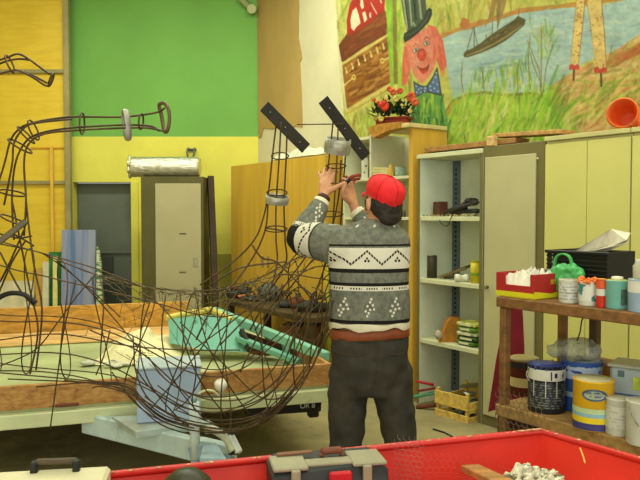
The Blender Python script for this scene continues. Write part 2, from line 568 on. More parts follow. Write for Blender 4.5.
# foreground grass
gpoly = [(446, 150), (444, 118), (452, 104), (466, 97), (484, 94), (505, 96), (530, 94), (546, 97), (556, 112), (575, 128), (600, 150), (560, 168)]
mu.poly(gpoly, grass, 9)
mu.line([(444, 114), (452, 101), (466, 95), (484, 92), (506, 95), (532, 93), (545, 96)], 3.0, olive, 9.5)
mu.line([(444, 120), (451, 106), (460, 100)], 4.0, ochre, 9.5)
mu.strokes([(444, 135), (452, 104), (484, 97), (546, 98), (575, 140), (560, 165), (446, 150)], 320, 20, 2.0, UP + 0.35, [grass, grass2, grass4, grass2, grass3, yg4], 10, 0.28)
mu.strokes([(535, 100), (550, 100), (560, 130), (520, 130)], 16, 32, 2.6, UP + 0.45, [grass2, grass3], 11, 0.15)
# reeds standing in the water
for (a, b, c) in [((541, 98), (539, 70), (527, 40)), ((542, 98), (546, 66), (553, 44)), ((541, 97), (541, 60), (541, 22)), ((484, 92), (483, 76), (480, 66)), ((463, 92), (461, 78), (462, 62)), ((530, 90), (528, 60), (530, 34)), ((518, 92), (517, 76), (519, 58)), ((539, 80), (532, 62), (530, 52))]:
    mu.line([a, b, c], 1.1, olive, 11)
mu.strokes([(470, 92), (535, 92), (530, 70), (470, 78)], 60, 14, 1.2, UP, [grass3, yg3, grass, water3], 10.5, 0.15)
mu.strokes([(526, 62), (558, 62), (556, 30), (528, 30)], 26, 14, 1.4, UP, [yg3, grass3, yg2], 10.5, 0.25)
mu.strokes([(500, 92), (520, 92), (520, 62), (502, 62)], 16, 12, 2.0, UP, [yg2, yg3], 10.5, 0.25)
# wagon
mu.strokes([(331, -40), (338, -40), (345, 138), (337, 138)], 24, 40, 2.0, UP + 0.05, [crm, yg4, ylw], 11, 0.05)
mu.poly([(347, 33), (384, 6), (388, 33), (346, 61), (341, 62), (337.5, 46)], dbrown, 12)
mu.strokes([(347, 36), (384, 10), (387, 30), (346, 58), (340, 52)], 60, 14, 2.0, -0.58, [dbrown, MC('roof_red', (146, 62, 30)), MC('roof_light', (150, 88, 40))], 13, 0.15)
mu.poly([(341, 64), (388, 34), (393, 82), (347, 111)], brown, 12)
mu.strokes([(344, 66), (387, 40), (391, 78), (348, 106)], 110, 16, 2.6, -0.5, [brown, lbrown, MC('wagon_dark', (118, 66, 22)), lbrown, 'wagon_dark'], 13, 0.2, al=.6)
mu.line([(341, 64.5), (365, 48.5), (389, 34)], 3.4, ylw, 14)
mu.line([(345, 111), (368, 97), (393, 82)], 3.0, ylw, 14)
mu.line([(346, 114), (370, 100), (393, 86)], 1.6, lbrown, 14)
for i in range(7):
    x = 345 + i * 6.2
    mu.line([(x, 66.5 - i * 4.0), (x + 1.4, 71.5 - i * 4.0)], 1.5, ylw, 14)
    mu.ell((x + 1.4, 72.0 - i * 4.0), 1.0, 1.4, yg4, 14)
for (a, b) in [((343.5, 85.5), (353.5, 77)), ((389, 57.3), (382, 60.5))]:
    mu.line([a, b], 1.5, ylw, 15)
    mu.ell(b, 2.1, 2.8, ylw, 15); mu.ell(b, 1.0, 1.5, brown, 16)
mu.line([(338, 46), (341, 64), (346, 111)], 1.8, crm, 15)
# lettering above the wagon: red letters outlined on the cream, cropped by the picture's top
mu.poly([(347, 36), (346.5, 20), (349, 6), (353, -4), (360, -22), (404, -42), (386, -16), (384, 10), (372, 20), (352, 34)], red, 16)
mu.poly([(350, 20), (352, 11), (356, 7), (358.5, 15), (360.5, 23), (356, 27), (353.5, 31), (351, 28)], crm, 17)
mu.poly([(360, -3), (362.5, -3), (363.5, 7.5), (361.5, 9), (360, 5)], crm, 17)
mu.poly([(362, 12.5), (365, 11), (367, 19), (364, 22.5)], crm, 17)
mu.line([(370.5, 2), (373.5, 8), (377, 14)], 1.2, crm, 17)
mu.poly([(369, 12.5), (370.5, 12), (371, 17), (369.5, 18)], crm, 17)
mu.line([(379, -8), (381, 3)], 1.4, crm, 17)
# curtain of green
mu.poly([(383, -50), (392, -50), (392, 0), (394, 86), (390, 86), (387, 30)], MC('trunk_green', (156, 178, 66)), 14)
mu.strokes([(383, -40), (391, -40), (394, 70), (389, 70)], 30, 24, 2.2, UP, [grass2, yg3, grass], 15, 0.06)
mu.poly([(391.5, -50), (395.5, -50), (397.5, 84), (393.5, 84)], olive, 15)
mu.poly([(395.5, -50), (401, -50), (405, 95), (398, 100)], grass, 15)
mu.strokes([(396, -30), (401, -30), (405, 80), (399, 80)], 30, 22, 1.8, UP, [grass, yg4, yg2, yg3], 16, 0.06)
mu.strokes([(344, 124), (372, 112), (376, 142), (344, 146)], 90, 11, 1.8, UP, [yg2, olive, grass, brown, yg4, grass2], 16, 0.12)
# clown
mu.poly([(411, 96), (424, 91), (442, 93), (448, 124), (448, 138), (411, 138)], bod, 16)
mu.strokes([(412, 108), (442, 106), (448, 124), (448, 138), (412, 138)], 70, 13, 2.0, UP, [bod, bod2, yg3, bod2, MC('coat_deep', (52, 96, 48)), grass], 17, 0.1, al=.7)
mu.poly([(404, 45), (409, 48), (410, 70), (406, 84), (401.5, 86), (402, 66)], hair_p, 17)
mu.poly([(427, 24), (436, 27), (443, 41), (446.5, 66), (441, 71), (436, 60), (431, 45)], hair_p, 17)
mu.poly([(406.5, 42), (416, 34), (429, 25), (434, 40), (436, 56), (434, 68), (429, 77), (422, 83.5), (414, 76), (409, 62)], skin, 18)
mu.strokes([(428, 27), (436, 30), (443, 45), (445, 64), (440, 66), (434, 48)], 22, 16, 1.6, UP - 0.2 + pi, [hair_p, nose, skin], 18.5, 0.1)
mu.strokes([(403, 48), (408, 50), (408, 70), (403, 82)], 14, 16, 1.4, UP + pi, [hair_p, nose, skin], 18.5, 0.1)
mu.strokes([(410, 44), (430, 32), (434, 60), (422, 80), (412, 70)], 34, 10, 2.2, UP, [skin, MC('face_light', (232, 152, 116)), hair_p, skin], 19, 0.4)
mu.ell((421.5, 54.5), 4.5, 6.3, MC('nose_line', (150, 56, 40)), 19.9)
mu.ell((421.5, 54.5), 4.0, 5.8, nose, 20)
mu.ell((421, 53), 1.8, 2.6, hair_p, 21)
for (x, y) in [(415.5, 50.0), (426.2, 43.0)]:
    mu.ell((x, y), 3.0, 2.3, inkc, 20, -0.4); mu.ell((x, y), 2.5, 1.8, wht, 21, -0.4); mu.ell((x + 0.3, y), 1.1, 1.3, inkc, 22)
mu.line([(413, 47), (415.5, 43), (418, 46)], 0.9, inkc, 22); mu.line([(423.5, 40), (426, 36.5), (429.5, 39)], 0.9, inkc, 22)
mu.line([(417, 66), (420, 70), (423, 73), (427, 70), (428.5, 64)], 1.3, inkc, 20)
mu.poly([(418, 67), (423, 68), (427.5, 65), (426.5, 71), (423, 74.5), (419.5, 71.5)], nose, 21)
mu.line([(419.5, 68.5), (423.5, 69.5), (427, 67)], 0.8, inkc, 22)
mu.poly([(413, 80.5), (418, 84), (423.5, 86), (424, 92), (419, 95.5), (415, 97)], inkc, 19)
mu.poly([(413.8, 82), (418, 85), (423, 87), (423.5, 91.5), (419, 94.5), (415.5, 95.6)], bow, 20)
mu.poly([(426, 86), (432, 77), (437, 66.5), (439.5, 80), (441.5, 95.5), (434, 94), (427, 92)], inkc, 19)
mu.poly([(427, 86.5), (432, 79), (436.5, 69.5), (438.7, 81), (440.3, 94), (434, 92.8), (427.5, 91)], bow, 20)
mu.ell((425, 89), 3.2, 3.6, inkc, 20); mu.ell((425, 89), 2.6, 3.0, bow, 21)
for (x, y) in [(416, 86), (418.5, 89), (416.5, 92), (420.5, 92.5), (421.3, 88), (425, 88), (424.4, 91), (430, 86), (433, 82), (435.5, 77), (434, 88), (437, 84), (437.6, 91), (430.5, 90), (436.2, 72.6)]:
    mu.ell((x, y), 0.75, 0.75, dot, 22, n=8)
mu.poly([(399, -16), (425, -22), (425.5, 0), (426.5, 14), (416, 28), (407, 31.5), (404.5, 22), (401.5, 4)], hat, 22)
for (a, b, w) in [((402.5, -5), (407, 29), 1.8), ((409, -4), (411.5, 26), 1.5), ((418.5, -6), (421, 19), 2.0), ((412.6, 22), (415, 26), 1.6)]:
    mu.line([a, b], w, hat2, 23)
mu.line([(413.5, -8), (415.5, 20)], 2.6, hatd, 23)
mu.line([(404, -8), (408.5, 28)], 1.0, hatd, 23)
mu.poly([(403, 38), (404, 33), (409, 30), (417, 26), (423.5, 18), (426.5, 10), (429, 7.5), (431.6, 9), (432, 14), (428.5, 22), (420, 31), (411, 38.5), (404.5, 42.5)], hatd, 24)
mu.line([(405, 36), (412, 33), (420, 27), (426, 19), (429.5, 11)], 2.4, hat, 25)
# sailing barge
mu.poly([(495, -20), (497, 0), (493.5, 14), (488, 22), (483.5, 27.5), (488, 18), (491, 4)], sail, 12)
mu.poly([(497, -20), (508, -20), (506, 2), (502, 16), (497.5, 28), (496.5, 12)], sail, 12)
mu.line([(499.5, -8), (499, 10), (497.5, 27)], 0.8, rope, 13); mu.line([(502.5, -8), (503, 2), (499, 20)], 0.8, hull2, 13)
for (a, b) in [((496.5, 8), (497.5, 31)), ((492.5, 17), (492, 34)), ((473, 27), (466, 53)), ((473.5, 27), (478, 48)), ((474, 27), (474, 48)), ((519, 9), (518, 17)), ((486, 34), (486, 40))]:
    mu.line([a, b], 0.8, rope, 13)
mu.poly([(463, 54.5), (465, 51), (472, 48), (480, 43), (490, 35), (502, 27), (514, 19.5), (517.5, 15.5), (525.5, 19.5), (524, 25), (516, 32), (506, 40), (494, 47), (480, 53), (468, 57), (464, 57)], hull, 13)
mu.line([(466, 55.5), (480, 50.5), (494, 43.5), (506, 36.5), (522, 25)], 1.6, hull2, 14)
mu.strokes([(480, 44), (502, 28), (516, 20), (520, 24), (500, 38), (484, 47)], 24, 6, 1.4, -0.6, [hull, MC('hull_deep', (66, 58, 30)), hull2], 15, 0.15)
# stilt walker's legs
for (pl, cf, st) in [([(575.5, -30), (585, -30), (584.5, 4), (582, 30), (578.2, 66), (570, 66), (573, 34), (576, 4)], [(569, 65), (572, 63.5), (574.5, 65.5), (577, 63.5), (579.5, 66), (579, 69.5), (568.6, 69.5)], [(573.8, 69), (573.4, 80.5)]),
                     ([(585, -30), (600, -30), (602, 10), (604.5, 36), (606, 68), (594, 69), (592.5, 44), (590, 22), (587, 4)], [(593.5, 68), (597, 66), (600, 69), (603.5, 66.5), (607, 68), (606, 72), (600, 73), (594, 72.5)], [(600.6, 72.5), (601.2, 86.5)])]:
    mu.poly(pl, pant, 14)
    mu.line([pl[0], pl[-1], pl[-2], pl[-3] if len(pl) > 6 else pl[-2]], 0.7, pant2, 16)
    mu.line([pl[1], pl[2], pl[3], pl[4]], 0.9, MC('trouser_shade', (142, 110, 70)), 16)
    mu.strokes(pl, 40, 2.4, 1.1, 0.9, [pant2, pant2, pant3, cuff], 15, 0.9, al=.8)
    mu.poly(cf, cuff, 17)
    mu.line(st, 1.8, stilt, 16)
# the sheet it is painted on
can = mu.paint()
H_, W_ = can.shape[:2]
r00 = {}
o_ = A0 + N * 0.405
nn = np.array((N.x, N.y))
gx = Mural.X0 + (np.arange(W_) + .5) / Mural.Q; gy = Mural.Y0 + (np.arange(H_) + .5) / Mural.Q
GX, GY = np.meshgrid(gx, gy)
ra = (GX - 320.0) / F; rb_ = (240.0 - GY) / F
ry_ = cos(PITCH) + rb_ * sin(PITCH)
dx_ = ra / ry_; dz_ = (-sin(PITCH) + rb_ * cos(PITCH)) / ry_
kk = (nn[0] * o_.x + nn[1] * o_.y) / (nn[0] * dx_ + nn[1])
VX, VY, VZ = dx_ * kk, kk, CAM_Z + dz_ * kk
ins = np.zeros(GX.shape, bool)
j = len(base_r) - 1
for i in range(len(base_r)):
    (xi, yi), (xj, yj) = base_r[i], base_r[j]
    if yi != yj: ins ^= ((yi > GY) != (yj > GY)) & (GX < (xj - xi) * (GY - yi) / (yj - yi) + xi)
    j = i
idx = np.arange(H_ * W_).reshape(H_, W_)
okq = ins[:-1, :-1] & ins[1:, :-1] & ins[:-1, 1:] & ins[1:, 1:]
quads = np.stack([idx[:-1, :-1], idx[1:, :-1], idx[1:, 1:], idx[:-1, 1:]], -1)[okq]
used = np.unique(quads)
mapi = np.full(H_ * W_, -1); mapi[used] = np.arange(len(used))
org = Vector((float(VX.mean()), float(VY.mean()), 2.0))
co_ = np.stack([VX.ravel()[used] - org.x, VY.ravel()[used] - org.y, VZ.ravel()[used] - org.z], -1)
me = bpy.data.meshes.new('mural')
me.from_pydata(co_.tolist(), [], mapi[quads].tolist())
ca = me.color_attributes.new('pigment', 'BYTE_COLOR', 'POINT')
cl_ = np.concatenate([can.reshape(-1, 3)[used] / 255.0, np.ones((len(used), 1))], 1)
ca.data.foreach_set('color_srgb', cl_.ravel().astype(np.float32))
mt = NT('mural_paint')
at = mt.n('ShaderNodeAttribute'); at.attribute_name = 'pigment'
mt.l(at.outputs['Color'], mt.b.inputs['Base Color'])
mt.b.inputs['Roughness'].default_value = .8; mt.b.inputs['Specular IOR Level'].default_value = .2
me.materials.append(mt.m)
mural = bpy.data.objects.new('mural', me); COL.objects.link(mural); mural.location = org
tag(mural, 'painted mural with a clown in a top hat, a barge and stilt legs', 'mural')
MB().prism([PW(x, y, 0.4185) for x, y in base_r], -N * 0.0125).build('canvas', M('mural_canvas', (206, 198, 140), .85), mural)
# ================================================================== CABINET ROW ALONG THE RIGHT WALL
m_shelf = M('pale_enamel', (204, 204, 164), 0.5, var=0.05, sc=3)
m_shelfin = M('grey_green_enamel', (216, 222, 198), 0.55, var=0.06, sc=3)
m_olive = M('olive_steel', (112, 104, 62), 0.5, var=0.07, sc=3)
m_door = M('putty_steel', (184, 178, 132), 0.5, var=0.04, sc=2)
m_black = M('black_plastic', (26, 26, 24), 0.45, var=0.1)
m_steel = M('bare_steel', (150, 150, 140), 0.3, metal=0.9, var=0.1)
m_creamd = M('cream_lacquer', (204, 198, 116), 0.45, var=0.04, sc=1.2)
m_creamd2 = M('cream_lacquer_edge', (196, 190, 128), 0.5, var=0.05)
m_white = M('white_paint', (222, 218, 196), 0.6, var=0.04)

# --- steel shelving bay
ZT = 2.04
t0 = tpx(418, 0.0); t1 = tpx(483, 0.0) - 0.006
sh = thing('shelf_unit', 'open grey steel shelving bay holding tools, pots and a crate', 'shelf unit', RR((t0 + t1) / 2, 0.2, 0))
for (ta_, tb_2) in ((t0, t0 + .022), (t1 - .022, t1)):
    spn = MB().rbox(ta_, tb_2, 0.0, 0.4, 0, ZT - .036, bevel=0.002).build('side_panel', m_shelfin, sh)
    MB().rbox(ta_ - .001, tb_2 + .001, -.004, -.0005, 0, ZT - .036, bevel=0).build('edge_strip', m_olive, spn)
MB().rbox(t0 + 0.022, t1 - 0.022, 0.385, 0.4, 0, ZT, bevel=0).build('back_panel', m_shelfin, sh)
MB().rbox(t0 - 0.01, t1 + 0.002, -0.01, 0.4, ZT - 0.035, ZT, bevel=0.003).build('top_panel', m_shelf, sh)
shz = []
for py in (216.5, 281.5, 344.5, 422):
    z = PW(450, py, 0.0).z
    shz.append(z)
    MB().rbox(t0 + 0.023, t1 - 0.023, 0.002, 0.384, z - 0.035, z, bevel=0.003).build('shelf', m_shelf, sh)
mb = MB()
tm = t0 + .07
perf = M('perforated_steel', (96, 106, 112), 0.4, var=0.1)
mb.rbox(tm - 0.045, tm + 0.035, 0.372, 0.384, 0.06, ZT - 0.04, bevel=0.001)
for i in range(46):
    z = 0.12 + i * 0.04
    mb.rbox(tm - 0.015, tm + 0.005, 0.3705, 0.3718, z, z + 0.018, bevel=0, mi=1)
mb.build('perforated_upright', [perf, m_black], sh)

# --- cabinet with one putty-coloured door
u0 = tpx(483, 0.0); u1 = tpx(544.5, 0.0)
cb = thing('steel_cabinet', 'tall olive steel cabinet with one putty door beside the shelving bay', 'cabinet', RR((u0 + u1) / 2, 0.2, 0))
MB().rbox(u0, u1, 0.0, 0.4, 0, ZT + 0.01, bevel=0.004).build('body', m_olive, cb)
dd = MB().rbox(tpx(484.5, -.015), tpx(535, -.015), -0.016, -0.001, 0.08, PW(510, 155.5, -.016).z, bevel=0.003).build('door', m_door, cb)
MB().lathe([(0.012, 0), (0.012, 0.03), (0.016, 0.03), (0.016, 0.04)], PW(487.5, 287, -0.016), n=12, rot=Matrix.Rotation(pi / 2, 3, (D.x, D.y, 0))).build('lock', m_steel, dd)
MB().ball(PW(537.5, 158.5, -0.004), 0.008, 1).build('hole_cap', m_white, cb)

# --- cream cupboards
def cream_cupboard(ta, tb, label, splits):
    c = thing('cream_cupboard', label, 'cupboard', RR((ta + tb) / 2, 0.2, 0), 'cream cupboards along the wall')
    MB().rbox(ta, tb, 0.0, 0.4, 0, ZT, bevel=0.003).build('body', m_creamd2, c)
    MB().rbox(ta - 0.0, tb + 0.0, -0.03, 0.4, ZT + 0.001, ZT + 0.03, bevel=0.003).build('top_panel', m_creamd2, c)
    ed = [ta] + splits + [tb]
    for i in range(len(ed) - 1):
        dr = MB().rbox(ed[i] + 0.002, ed[i + 1] - 0.002, -0.02, -0.001, 0.07, ZT - 0.02, bevel=0.003).build('door', m_creamd, c)
        tt = ed[i + 1] - 0.05 if i % 2 == 0 else ed[i] + 0.05
        MB().rbox(tt - 0.006, tt + 0.006, -0.038, -0.0205, 0.95, 1.07, bevel=0.003).build('handle', m_steel, dr)
    return c
v1 = tpx(632, 0.0)
cream_cupboard(u1 + 0.012, v1 - 0.003, 'cream cupboard beside the putty steel door, under the long planks', [tpx(588, 0.0)])
cream_cupboard(v1 + 0.003, v1 + 0.75, 'cream cupboard at the picture edge, under the orange traffic cone', [v1 + 0.37])

# --- planks lying on the cabinets
pm = wood('plank_brown', (150, 108, 60), 4)
pb = MB()
a = PW(432, 150.5, 0.08); b = PW(566, 130, 0.08)
ztp = ZT + 0.045
def rtop(px, s, z): 
    q = PW(px, 200, s); return Vector((q.x, q.y, z))
pb.bar(rtop(431, 0.13, ztp - .005), rtop(522, 0.13, ztp - .005), 0.16, 0.04, 0.004)
tag(pb.build('plank', pm), 'brown plank lying on top of the open shelving and steel cabinet', 'plank')
pb = MB()
pb.bar(rtop(498, 0.14, ZT + 0.095), rtop(568, 0.08, ZT + 0.06), 0.14, 0.03, 0.004)
tag(pb.build('plank', wood('plank_tan', (178, 136, 80), 4)), 'paler plank resting over the brown plank and cream cupboard top', 'plank')
pb = MB().box(rtop(491.5, 0.02, ZT + 0.047), (0.065, 0.05, 0.072), RANG, 0.004)
tag(pb.build('wood_block', wood('block_pale', (206, 172, 112), 4)), 'small pale wood block standing in front of the brown plank', 'block')

# --- orange cone lying on the cream cupboard
cone = thing('traffic_cone', 'orange plastic cone lying on its side on the cream cupboard', 'cone', rtop(624, 0.15, ZT + 0.031))
cm = M('orange_plastic', (226, 96, 36), 0.45, var=0.08)
cd = (Vector((-0.55, -0.8, 0.12))).normalized()
Rq = Vector((0, 0, 1)).rotation_difference(cd).to_matrix()
cc = rtop(622, 0.03, ZT + 0.125)
prof = [(0.035, -0.26), (0.05, -0.16), (0.062, -0.06), (0.078, 0.0), (0.092, 0.03), (0.088, 0.032), (0.074, 0.0), (0.058, -0.06), (0.045, -0.16)]
MB().lathe(prof, cc, 28, Rq, cap=True).build('body', cm, cone)
MB().lathe([(0.086, 0.02), (0.096, 0.028), (0.086, 0.036)], cc, 28, Rq, cap=False).build('rim', M('orange_rim', (232, 120, 56), 0.45), cone)
MB().box(cc - cd * 0.27, (0.15, 0.15, 0.02), rot=Rq, bevel=0.008).build('base_plate', cm, cone)

# --- yellow bookcase with a top board
yb = M('bookcase_yellow', (204, 160, 62), 0.55, var=0.06, sc=2, stretch=(4, 4, 0.5))
ybi = M('bookcase_white', (206, 204, 168), 0.6, var=0.05, sc=2)
b1 = tpx(412.5, 0.0); b0 = tpx(370, 0.0); bl = tpx(343, 0.0)
ZB = PW(410, 128, 0.0).z
bk = thing('bookcase', 'yellow bookcase with white shelves under the flower pot', 'bookcase', RR((b0 + b1) / 2, 0.2, 0))
MB().rbox(b1 - 0.05, b1, 0.0, 0.4, 0, ZB, bevel=0.003).build('side_panel', yb, bk)
MB().rbox(b0 - 0.012, b0 + 0.012, 0.0, 0.4, 0, ZB, bevel=0.003).build('side_panel', ybi, bk)
MB().rbox(bl, bl + 0.02, 0.0, 0.4, 0, ZB - 0.02, bevel=0.003).build('side_panel', ybi, bk)
MB().rbox(bl, b1 - 0.05, 0.385, 0.4, 0, ZB - 0.02, bevel=0).build('back_panel', ybi, bk)
MB().rbox(bl, b0, 0.0, 0.4, ZB - 0.045, ZB - 0.02, bevel=0.002).build('top_panel', ybi, bk)
bz = []
for py in (176.5, 217, 258, 296, 335, 372):
    z = PW(390, py, 0.0).z
    bz.append(z)
    MB().rbox(bl + 0.02, b0 - 0.012, 0.004, 0.384, z - 0.025, z, bevel=0.002).build('shelf', ybi, bk)
    MB().rbox(b0 + 0.012, b1 - 0.05, 0.004, 0.384, z - 0.025, z, bevel=0.002).build('shelf', ybi, bk)
# board over the top: rounded left nose in brown, pale edge
mb = MB()
tb0 = tpx(367, -0.06)
mb.rbox(tb0 + 0.1, b1 + 0.02, -0.06, 0.38, ZB, ZB + 0.035, bevel=0.004)
mb.build('top_board', M('pale_board', (206, 186, 124), 0.6), bk)
mb = MB()
pts = [PW(368, 127.5, -0.075), PW(378, 124, -0.075), PW(400, 121.5, -0.075), PW(400, 128, -0.075), PW(388, 130.5, -0.075), PW(373, 138, -0.075), PW(369.5, 134, -0.075)]
mb.prism(pts, N * 0.09)
mb.build('scroll_nose', wood('nose_brown', (164, 116, 44), 4), bk)

# --- pot of flowers
fp = RR(tpx(393, 0.1), 0.1, ZB + 0.035)
pot = thing('flower_pot', 'dark red trough of artificial red and yellow flowers on the bookcase', 'flower pot', fp)
w = 0.29
mb = MB()
mb.box(fp + Vector((0, 0, 0.045)), (w, 0.13, 0.09), RANG + 0.5, 0.012)
mb.box(fp + Vector((0, 0, 0.083)), (w + 0.03, 0.15, 0.02), RANG + 0.5, 0.006)
mb.build('trough', M('dark_red_plastic', (122, 34, 22), 0.5, var=0.1), pot)
mb = MB()
lm = M('leaf_dark', (42, 62, 36), 0.6, var=0.3, sc=20)
for i in range(150):
    c = fp + Vector((rnd.uniform(-.15, .15), rnd.uniform(-.08, .06), 0.1 + abs(rnd.gauss(0, .06))))
    dirv = Vector((rnd.uniform(-1, 1), rnd.uniform(-1, .4), rnd.uniform(0, 1))).normalized()
    sidev = dirv.cross(Vector((0, 0, 1))).normalized() * 0.018
    L = rnd.uniform(.06, .11)
    mb.face([c, c + dirv * L * .45 + sidev, c + dirv * L, c + dirv * L * .45 - sidev])
o = mb.build('foliage', lm, pot)
o['kind'] = 'stuff'
fl = {'red': M('petal_red', (206, 62, 34), 0.6, var=0.15, sc=30), 'or': M('petal_orange', (188, 84, 44), 0.6, var=0.15, sc=30), 'ye': M('petal_cream', (206, 186, 100), 0.6, var=0.1, sc=30)}
for (px, py, k, r) in [(384, 106, 'red', .052), (378, 104, 'or', .03), (393, 92, 'or', .032), (400, 91, 'or', .03), (396, 99, 'ye', .028), (411, 97, 'or', .045), (415, 102, 'or', .036), (410, 111, 'ye', .02), (389, 89, 'or', .025), (376, 117, 'ye', .03), (381, 119, 'ye', .026), (374, 100, 'or', .02), (386, 98, 'ye', .022), (402, 105, 'ye', .014)]:
    c = PW(px, py, -0.02)
    mb = MB()
    for q in range(9):
        a = q * 2 * pi / 9
        off = Vector((cos(a), 0.25 * sin(a * 2) - 0.3, sin(a))) * r * 0.5
        mb.ball(c + off, r * 0.5, 1, jitter=0.25)
    mb.ball(c, r * 0.45, 1)
    mb.build('blossom', fl[k], pot)

# --- items on the bookcase shelves
def rest(px0, px1, ytop, s, z):
    """position/size for an item seen between px0..px1 whose top is at ytop, standing at offset s and height z"""
    a = PW(px0, 215, s); b = PW(px1, 215, s)
    zt = PW((px0 + px1) / 2, ytop, s).z
    c = (a + b) / 2
    return Vector((c.x, c.y, z)), abs(b.x - a.x), max(zt - z, 0.02)
c, w, h = rest(361.5, 368, 158.5, 0.12, bz[0])
o = MB().box(c + Vector((0, 0, h / 2)), (w, 0.10, h), 0, 0.003)
o.lathe([(0.009, 0), (0.009, .003)], c + Vector((0.008, -0.051, h * .62)), 10, Matrix.Rotation(pi / 2, 3, 'X'), mi=1)
o.lathe([(0.007, 0), (0.007, .003)], c + Vector((-0.008, -0.051, h * .32)), 10, Matrix.Rotation(pi / 2, 3, 'X'), mi=1)
tag(o.build('white_box', [m_white, m_black]), 'narrow white box with dark holes standing on the bookcase shelf', 'box')
c, w, h = rest(371, 389, 168, 0.1, bz[0])
o = thing('folder_pile', 'flat pile of cream folders on the bookcase top shelf', 'folders', c)
mb = MB()
for i in range(4):
    mb.box(c + Vector((rnd.uniform(-.005, .005), 0, h * (i + .5) / 4)), (w, 0.18, h / 4 - .002), 0.05 * i, 0.002)
mb.build('folders', M('cream_card', (214, 204, 146), 0.7), o)
c, w, h = rest(387, 395, 164.5, 0.11, bz[0])
tag(MB().lathe([(w * .4, 0), (w * .5, h * .2), (w * .5, h * .7), (w * .3, h * .8), (w * .3, h)], c, 16).build('tape_pot', M('amber_plastic', (196, 160, 64), 0.5)), 'small amber pot beside the pale blue roll', 'pot')
c, w, h = rest(394, 406, 161.5, 0.15, bz[0])
r_ = min(w, h) * .5
tag(MB().lathe([(r_, -w / 2), (r_, w / 2)], c + Vector((0, 0, r_)), 20, Matrix.Rotation(pi / 2, 3, 'Y')).build('fabric_roll', M('pale_teal_cloth', (156, 178, 156), 0.8, var=0.15, sc=20)), 'pale blue green roll lying at the end of the bookcase shelf', 'roll')
for i, (x0, x1, yt, rgb, lb, nm) in enumerate([(399.5, 403, 208, (44, 40, 34), 'dark little jar on the shelf just right of the red cap', 'jar'), (403.2, 405.8, 210, (70, 62, 44), 'brown little jar beside the yellow bookcase side, right of the red cap', 'jar')]):
    c, w, h = rest(x0, x1, yt, 0.05, bz[1])
    tag(MB().lathe([(w * .5, 0), (w * .5, h * .75), (w * .35, h * .8), (w * .35, h)], c, 12).build(nm, M('jar%d' % i, rgb, 0.4)), lb, 'jar')
for i, (x0, x1, yt, zi, rgb, lb) in enumerate([(399, 406, 310, 4, (206, 196, 164), 'crumpled white cloth heap on the bookcase behind the sweater hem')]):
    c, w, h = rest(x0, x1, yt, 0.1, bz[zi])
    mb = MB()
    mb.ball(c + Vector((0, 0, h * .5)), w * .5, 3, (1, .9, h / w), jitter=.18, freq=22)
    tag(mb.build('cloth_bundle', M('cloth%d' % i, rgb, 0.8)), lb, 'cloth')
c, w, h = rest(399, 406, 288, 0.1, bz[3])
tag(MB().box(c + Vector((0, 0, h / 2)), (w * 1.2, .15, h), 0, .004).build('dark_box', M('dark_box_m', (60, 62, 52), 0.6)), 'dark box on the bookcase beside the sweater waist', 'box')
c, w, h = rest(399, 406, 325, 0.1, bz[4])
tag(MB().box(c + Vector((0, -.03, h / 2)), (w * 1.2, .1, h), 0, .004).build('brown_box', M('brown_box_m', (128, 64, 30), 0.6)), 'small rust brown box on the bookcase beside the belt', 'box')

# --- yellow cupboard at the far end of the row
yc = M('ochre_laminate', (202, 162, 58), 0.5, var=0.08, sc=2.0, stretch=(6, 6, 0.4))
k0 = tpx(232.5, 0.0); k1 = tpx(327, 0.0)
ZK = 2.13
kc = thing('ochre_cupboard', 'wide ochre double-door cupboard with plastic film on top', 'cupboard', RR((k0 + k1) / 2, 0.2, 0))
MB().rbox(k0, k1, 0.0, 0.38, 0, ZK, bevel=0.004).build('body', yc, kc)
km = k0 + (k1 - k0) * 0.42
for (a, b) in ((k0 + .004, km - .003), (km + .003, k1 - .004)):
    dr = MB().rbox(a, b, -0.02, -0.001, 0.06, ZK - 0.004, bevel=0.003).build('door', yc, kc)
    tt = km - .06 if b < km else km + .06
    MB().rbox(tt - .008, tt + .008, -.04, -.0205, 0.98, 1.1, bevel=.003).build('handle', m_steel, dr)
# crumpled clear film on top
mb = MB()
film = M('clear_film', (226, 222, 196), 0.25, var=0.05, alpha=0.85, spec=0.6)
nx, ny = 26, 12
ka = tpx(272, 0.05); kb = tpx(332, 0.05)
g = []
for i in range(nx):
    row = []
    for j in range(ny):
        u = i / (nx - 1); v = j / (ny - 1)
        env = (sin(pi * min(max(u * 1.15, 0), 1)) ** .6) * sin(pi * v) ** .5
        hgt = 0.012 + env * (0.09 + 0.07 * mnoise.noise(Vector((i * .45, j * .6, 2)))) 
        p = RR(ka + (kb - ka) * u, 0.0 + 0.36 * v, ZK + hgt + 0.02 * abs(mnoise.noise(Vector((i * 1.1, j * 1.3, 5)))))
        row.append(mb.bm.verts.new(p))
    g.append(row)
for i in range(nx - 1):
    for j in range(ny - 1):
        mb.bm.faces.new((g[i][j], g[i + 1][j], g[i + 1][j + 1], g[i][j + 1]))
tag(mb.build('plastic_film', film), 'crumpled clear plastic film heaped on the ochre cupboard', 'film')
# added strip for the cupboard's side panel, its brightness put into the colour
mb = MB().rbox(k1 + .006, k1 + .05, -.03, .02, 0, PW(330, 236, 0).z, bevel=.004)
tag(mb.build('lime_side_strip', M('cupboard_side_lime', (196, 184, 52), 0.6)), 'lime yellow strip added for the bright side panel of the ochre cupboard', 'batten')

